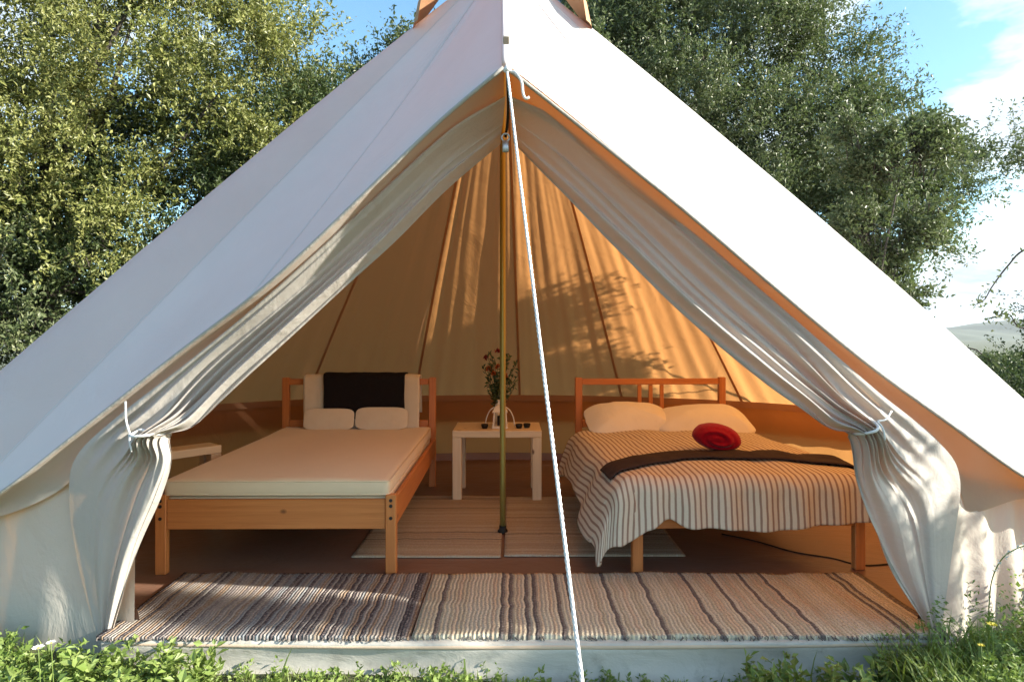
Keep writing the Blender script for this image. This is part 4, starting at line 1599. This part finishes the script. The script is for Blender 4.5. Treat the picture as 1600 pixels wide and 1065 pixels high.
tree("added_sapling", "slim tree added out of frame to the right to shade the doorway rugs", "tree", (5.0, 2.0),  # unseen tree added here, its crown lumps set to shade rugs and lip
     [(0, -0.15, 2.10, 0.28, 0.25, 0.34), (0.05, 0.02, 1.75, 0.22, 0.22, 0.26), (0, -0.38, 2.98, 0.2, 0.12, 0.28), (0, -0.24, 2.62, 0.2, 0.12, 0.22)],
     M_LEAF_OLIVE, 1100, 18, 0.050, 112, trunk_r=0.03, fill=0.5, twig_len=(0.08, 0.22))
tree("oak_tree", "dark tree cut by the right edge of the photo, under the open sky", "tree", (8.6, 10.2),
     [(0.1, 0, 0.9, 1.2, 1.0, 0.8), (1.0, 0, 2.2, 0.9, 0.9, 0.9), (-0.9, -0.3, 0.5, 1.0, 0.8, 0.5), (0.6, -0.4, 0.6, 1.2, 0.9, 0.8)],
     M_LEAF_DARK, 1300, 20, 0.060, 108, trunk_r=0.12)
tree("bush", "sunlit rounded bush in the gap between the olive tree and the dark tree", "bush", (8.6, 13.5),
     [(0, 0, 0.62, 1.2, 0.9, 0.50), (-1.2, 0.2, 0.9, 1.0, 0.8, 0.55), (1.2, 0, 0.40, 1.1, 0.9, 0.45), (2.3, 0.3, 0.45, 1.0, 0.8, 0.45)],
     M_LEAF_OLIVE, 1200, 18, 0.065, 109, trunk_r=0.07, twig_len=(0.15, 0.4))


def bare_branch():
    t = thing("branch", "thin drooping branch with few leaves at the right edge against the sky", "branch", (0, 0, 0))
    k = at([[0, 1690, 360, 4.6], [1, 1605, 388, 4.6], [2, 1575, 415, 4.62], [3, 1550, 448, 4.64], [4, 1538, 468, 4.65], [5, 1520, 478, 4.66]])
    k2 = at([[0, 1720, 520, 4.7], [1, 1640, 505, 4.7], [2, 1595, 512, 4.72], [3, 1575, 490, 4.73], [4, 1545, 498, 4.74]])
    root = np.array([5.1, 5.0, float(ground_z(5.1, 5.0))])
    t.location = Vector(root)
    mb = MB()
    rng = np.random.default_rng(9)
    P, D = [], []
    for kk, st in ((k, 2.6), (k2, 1.2)):
        n = len(kk)
        pts = interp(kk, np.linspace(0, n - 1, 40)) - root
        trunk = interp(np.c_[[0, 1, 2, 3, 3.6], [[0, 0, -0.05], pts[0] * [0.12, 0.12, 0.5], pts[0] * [0.5, 0.5, 0.90], pts[0], pts[3]]], np.linspace(0, 3, 12))
        mb.tube(np.vstack([trunk, pts[1:]]), np.linspace(0.010, 0.0022, 12 + 39), 6)
        for i in range(3, 40, 2 if kk is k else 1):
            for _ in range(2 if i < 28 else 5):
                P.append(pts[i] + rng.normal(size=3) * (0.012 if i < 28 else 0.03))
                D.append(rng.normal(size=3))
    mb.build("stem", M_BARK, t, True)
    P, D = np.array(P), np.array(D)
    V, F = leaf_faces(P, D, unit(len(P), rng), rng.uniform(0.025, 0.045, len(P)), rng.uniform(0.014, 0.022, len(P)))
    mesh_obj("leaves", V, F, M_LEAF_OLIVE, t, False)


bare_branch()

# ------------------------------------------------------------------ grass and weeds


def outside_tent(x, y, pad=0.0):
    a = (np.degrees(np.arctan2(-(x - TC[0]), -(y - TC[1]))) % 360)
    r = np.hypot(x - TC[0], y - TC[1])
    lim = interp(RING, np.clip(a, RING[0][0], RING[-1][0]))[:, 0] - 0.10 + pad
    front = (a < RING[0][0]) | (a > RING[-1][0])
    yf = np.interp(np.abs(x), [0, 1.6, 1.9, 2.2, 2.6, 2.8], [2.72, 2.76, 2.86, 2.96, 3.10, 3.3]) - pad
    return np.where(front, y < yf, r > lim)


def grass():
    rng = np.random.default_rng(77)
    xs, ys, hs = [], [], []

    def scatter(n, x0, x1, y0, y1, h0, h1):
        x, y = rng.uniform(x0, x1, n), rng.uniform(y0, y1, n)
        keep = outside_tent(x, y)
        x, y = x[keep], y[keep]
        patch = np.clip(0.75 + 0.5 * vnoise2(x * 2.2, y * 2.2, 71), 0.3, 1.4)
        xs.append(x); ys.append(y); hs.append(rng.uniform(h0, h1, len(x)) * patch)
    scatter(30000, -2.6, 3.2, 1.9, 3.2, 0.03, 0.09)
    scatter(18000, -4.2, -1.4, 1.5, 3.6, 0.09, 0.26)
    scatter(22000, 1.5, 3.8, 1.5, 3.4, 0.14, 0.40)
    scatter(24000, -5.0, 5.0, -1.5, 2.4, 0.04, 0.12)
    scatter(30000, -10.0, 10.0, -3.0, 13.0, 0.08, 0.25)
    x, y, h = np.concatenate(xs), np.concatenate(ys), np.concatenate(hs)
    n = len(x)
    z = ground_z(x, y)
    a = rng.uniform(0, 2 * PI, n)
    lean = rng.uniform(0.1, 0.75, n) * h
    dx, dy = np.cos(a), np.sin(a)
    w = rng.uniform(0.0018, 0.0042, n) * (1 + h * 2)
    sx, sy = -dy * w, dx * w
    V = np.zeros((n, 7, 3))
    for i, (q, wq) in enumerate(((0, 1.0), (0.4, 0.9), (0.75, 0.6))):
        cx_, cy_ = x + dx * lean * q ** 2, y + dy * lean * q ** 2
        zz = z - 0.01 + h * (q - 0.12 * q ** 3)
        V[:, 2 * i] = np.stack([cx_ - sx * wq, cy_ - sy * wq, zz], 1)
        V[:, 2 * i + 1] = np.stack([cx_ + sx * wq, cy_ + sy * wq, zz], 1)
    V[:, 6] = np.stack([x + dx * lean, y + dy * lean, z + h * 0.85], 1)
    b = np.arange(n)[:, None] * 7
    tri = np.array([[0, 1, 3], [0, 3, 2], [2, 3, 5], [2, 5, 4], [4, 5, 6]])
    F = (b[:, None, :] + tri[None]).reshape(-1, 3)
    o = mesh_obj("grass", V.reshape(-1, 3), F, M_GRASS, None, False)
    tag(o, "rough green grass growing round the tent's canvas foot", "grass", kind="stuff")


grass()


def weeds():
    """leafy meadow weeds: short stems with many small rounded leaves"""
    rng = np.random.default_rng(31)
    P, D, N, L, W = [], [], [], [], []
    sv = MB()

    def plants(n, x0, x1, y0, y1, h0, h1, leaf):
        x, y = rng.uniform(x0, x1, n), rng.uniform(y0, y1, n)
        keep = outside_tent(x, y)
        for xx, yy in zip(x[keep], y[keep]):
            h = rng.uniform(h0, h1)
            k = int(10 + h * 90)
            zz = float(ground_z(xx, yy))
            a = rng.uniform(0, 2 * PI)
            ln = rng.uniform(0, 0.4) * h
            q = rng.uniform(0.05, 1, k) ** 0.8
            P.append(np.stack([xx + math.cos(a) * ln * q + rng.normal(size=k) * 0.012, yy + math.sin(a) * ln * q + rng.normal(size=k) * 0.012, zz + h * q], 1))
            d = rng.normal(size=(k, 3)); d[:, 2] = np.abs(d[:, 2]) * 0.5 + 0.15
            D.append(d)
            m = rng.normal(size=(k, 3)) * 0.5 + UP
            N.append(m)
            l = leaf * rng.uniform(0.6, 1.4, k) * (1.15 - 0.5 * q)
            L.append(l); W.append(l * rng.uniform(0.4, 0.75))
    plants(950, -2.4, 2.6, 2.1, 2.78, 0.02, 0.075, 0.026)
    plants(200, -2.4, 2.6, 2.2, 2.68, 0.04, 0.10, 0.036)
    plants(450, -4.0, -1.4, 1.8, 3.3, 0.06, 0.17, 0.040)
    plants(850, 1.5, 3.4, 1.9, 3.2, 0.10, 0.36, 0.028)
    plants(700, -4.0, 4.0, -0.5, 2.2, 0.03, 0.10, 0.035)
    plants(70, -1.9, -1.2, 2.35, 2.70, 0.08, 0.20, 0.055)
    plants(60, 0.9, 2.0, 2.35, 2.70, 0.10, 0.20, 0.055)
    P_, D_, N_, L_, W_ = map(np.concatenate, (P, D, N, L, W))
    V, F = leaf_faces(P_, D_, N_, L_, W_, 0.12)
    o = mesh_obj("weeds", V, F, M_WEED, None, False)
    tag(o, "leafy bright green weeds crowding the front of the tent", "weeds", kind="stuff")


weeds()


def flower(px_, py_, d, m, label, cat, r=0.012, petals=9):
    c = at([[0, px_, py_, d]])[0, 1:]
    g = float(ground_z(c[0], c[1]))
    t = thing("wildflower", label, cat, (c[0], c[1], g))
    h = c[2] - g
    mb = MB()
    mb.tube(interp(np.c_[[0, 1, 2], [[0.02, 0.01, 0], [0.008, 0, h * 0.6], [0, 0, h]]], np.linspace(0, 2, 7)), 0.0016, 5)
    mb.build("stem", M_WEED, t, True)
    rng = np.random.default_rng(int(px_))
    a = np.linspace(0, 2 * PI, petals, endpoint=False)
    D = np.stack([np.cos(a), np.sin(a) - 0.3, 0.25 + 0 * a], 1)
    V, F = leaf_faces(np.tile([0, 0, h], (petals, 1)), D, np.tile([0, -0.5, 1.0], (petals, 1)), np.full(petals, r * 1.3), np.full(petals, r * 0.8))
    mesh_obj("petals", V, F, m, t, False)
    mb = MB()
    mb.lathe([(0, 0.004), (r * 0.35, 0.003), (r * 0.4, 0), (0, -0.002)], (0, -0.002, h), 8)
    mb.build("flower_centre", M_YELLOW, t, True)


flower(60, 1012, 2.30, M_WPETAL, "small white wildflower at the lower left corner", "flower", 0.016)
flower(80, 1004, 2.34, M_WPETAL, "taller white wildflower beside the other in the left grass", "flower", 0.013)
flower(1550, 976, 2.40, M_YELLOW, "yellow wildflower in the tall grass at the right, above the other one", "flower", 0.015)
flower(1533, 1008, 2.30, M_YELLOW, "lower yellow wildflower in the grass at the right", "flower", 0.010)


def tall_grass_stalk():
    t = thing("grass_stalk", "dry arching grass stalk in front of the sunlit right wall", "grass stalk", (0, 0, 0))
    k = at([[0, 1545, 950, 2.55], [1, 1550, 905, 2.55], [2, 1566, 872, 2.55], [3, 1590, 856, 2.56], [4, 1612, 850, 2.58]])
    pts = interp(k, np.linspace(0, 4, 24))
    root = np.array([pts[0][0], pts[0][1], float(ground_z(pts[0][0], pts[0][1]))])
    t.location = Vector(root)
    mb = MB()
    mb.tube(np.vstack([[0, 0, 0], pts - root]), 0.0022, 5)
    mb.build("stem", M_GRASS, t, True)
    rng = np.random.default_rng(3)
    P = (pts - root)[8:][rng.integers(0, 16, 50)] + rng.normal(size=(50, 3)) * 0.004
    V, F = leaf_faces(P, rng.normal(size=(50, 3)), unit(50, rng), np.full(50, 0.014), np.full(50, 0.005))
    mesh_obj("seed_head", V, F, M_WPETAL, t, False)


tall_grass_stalk()
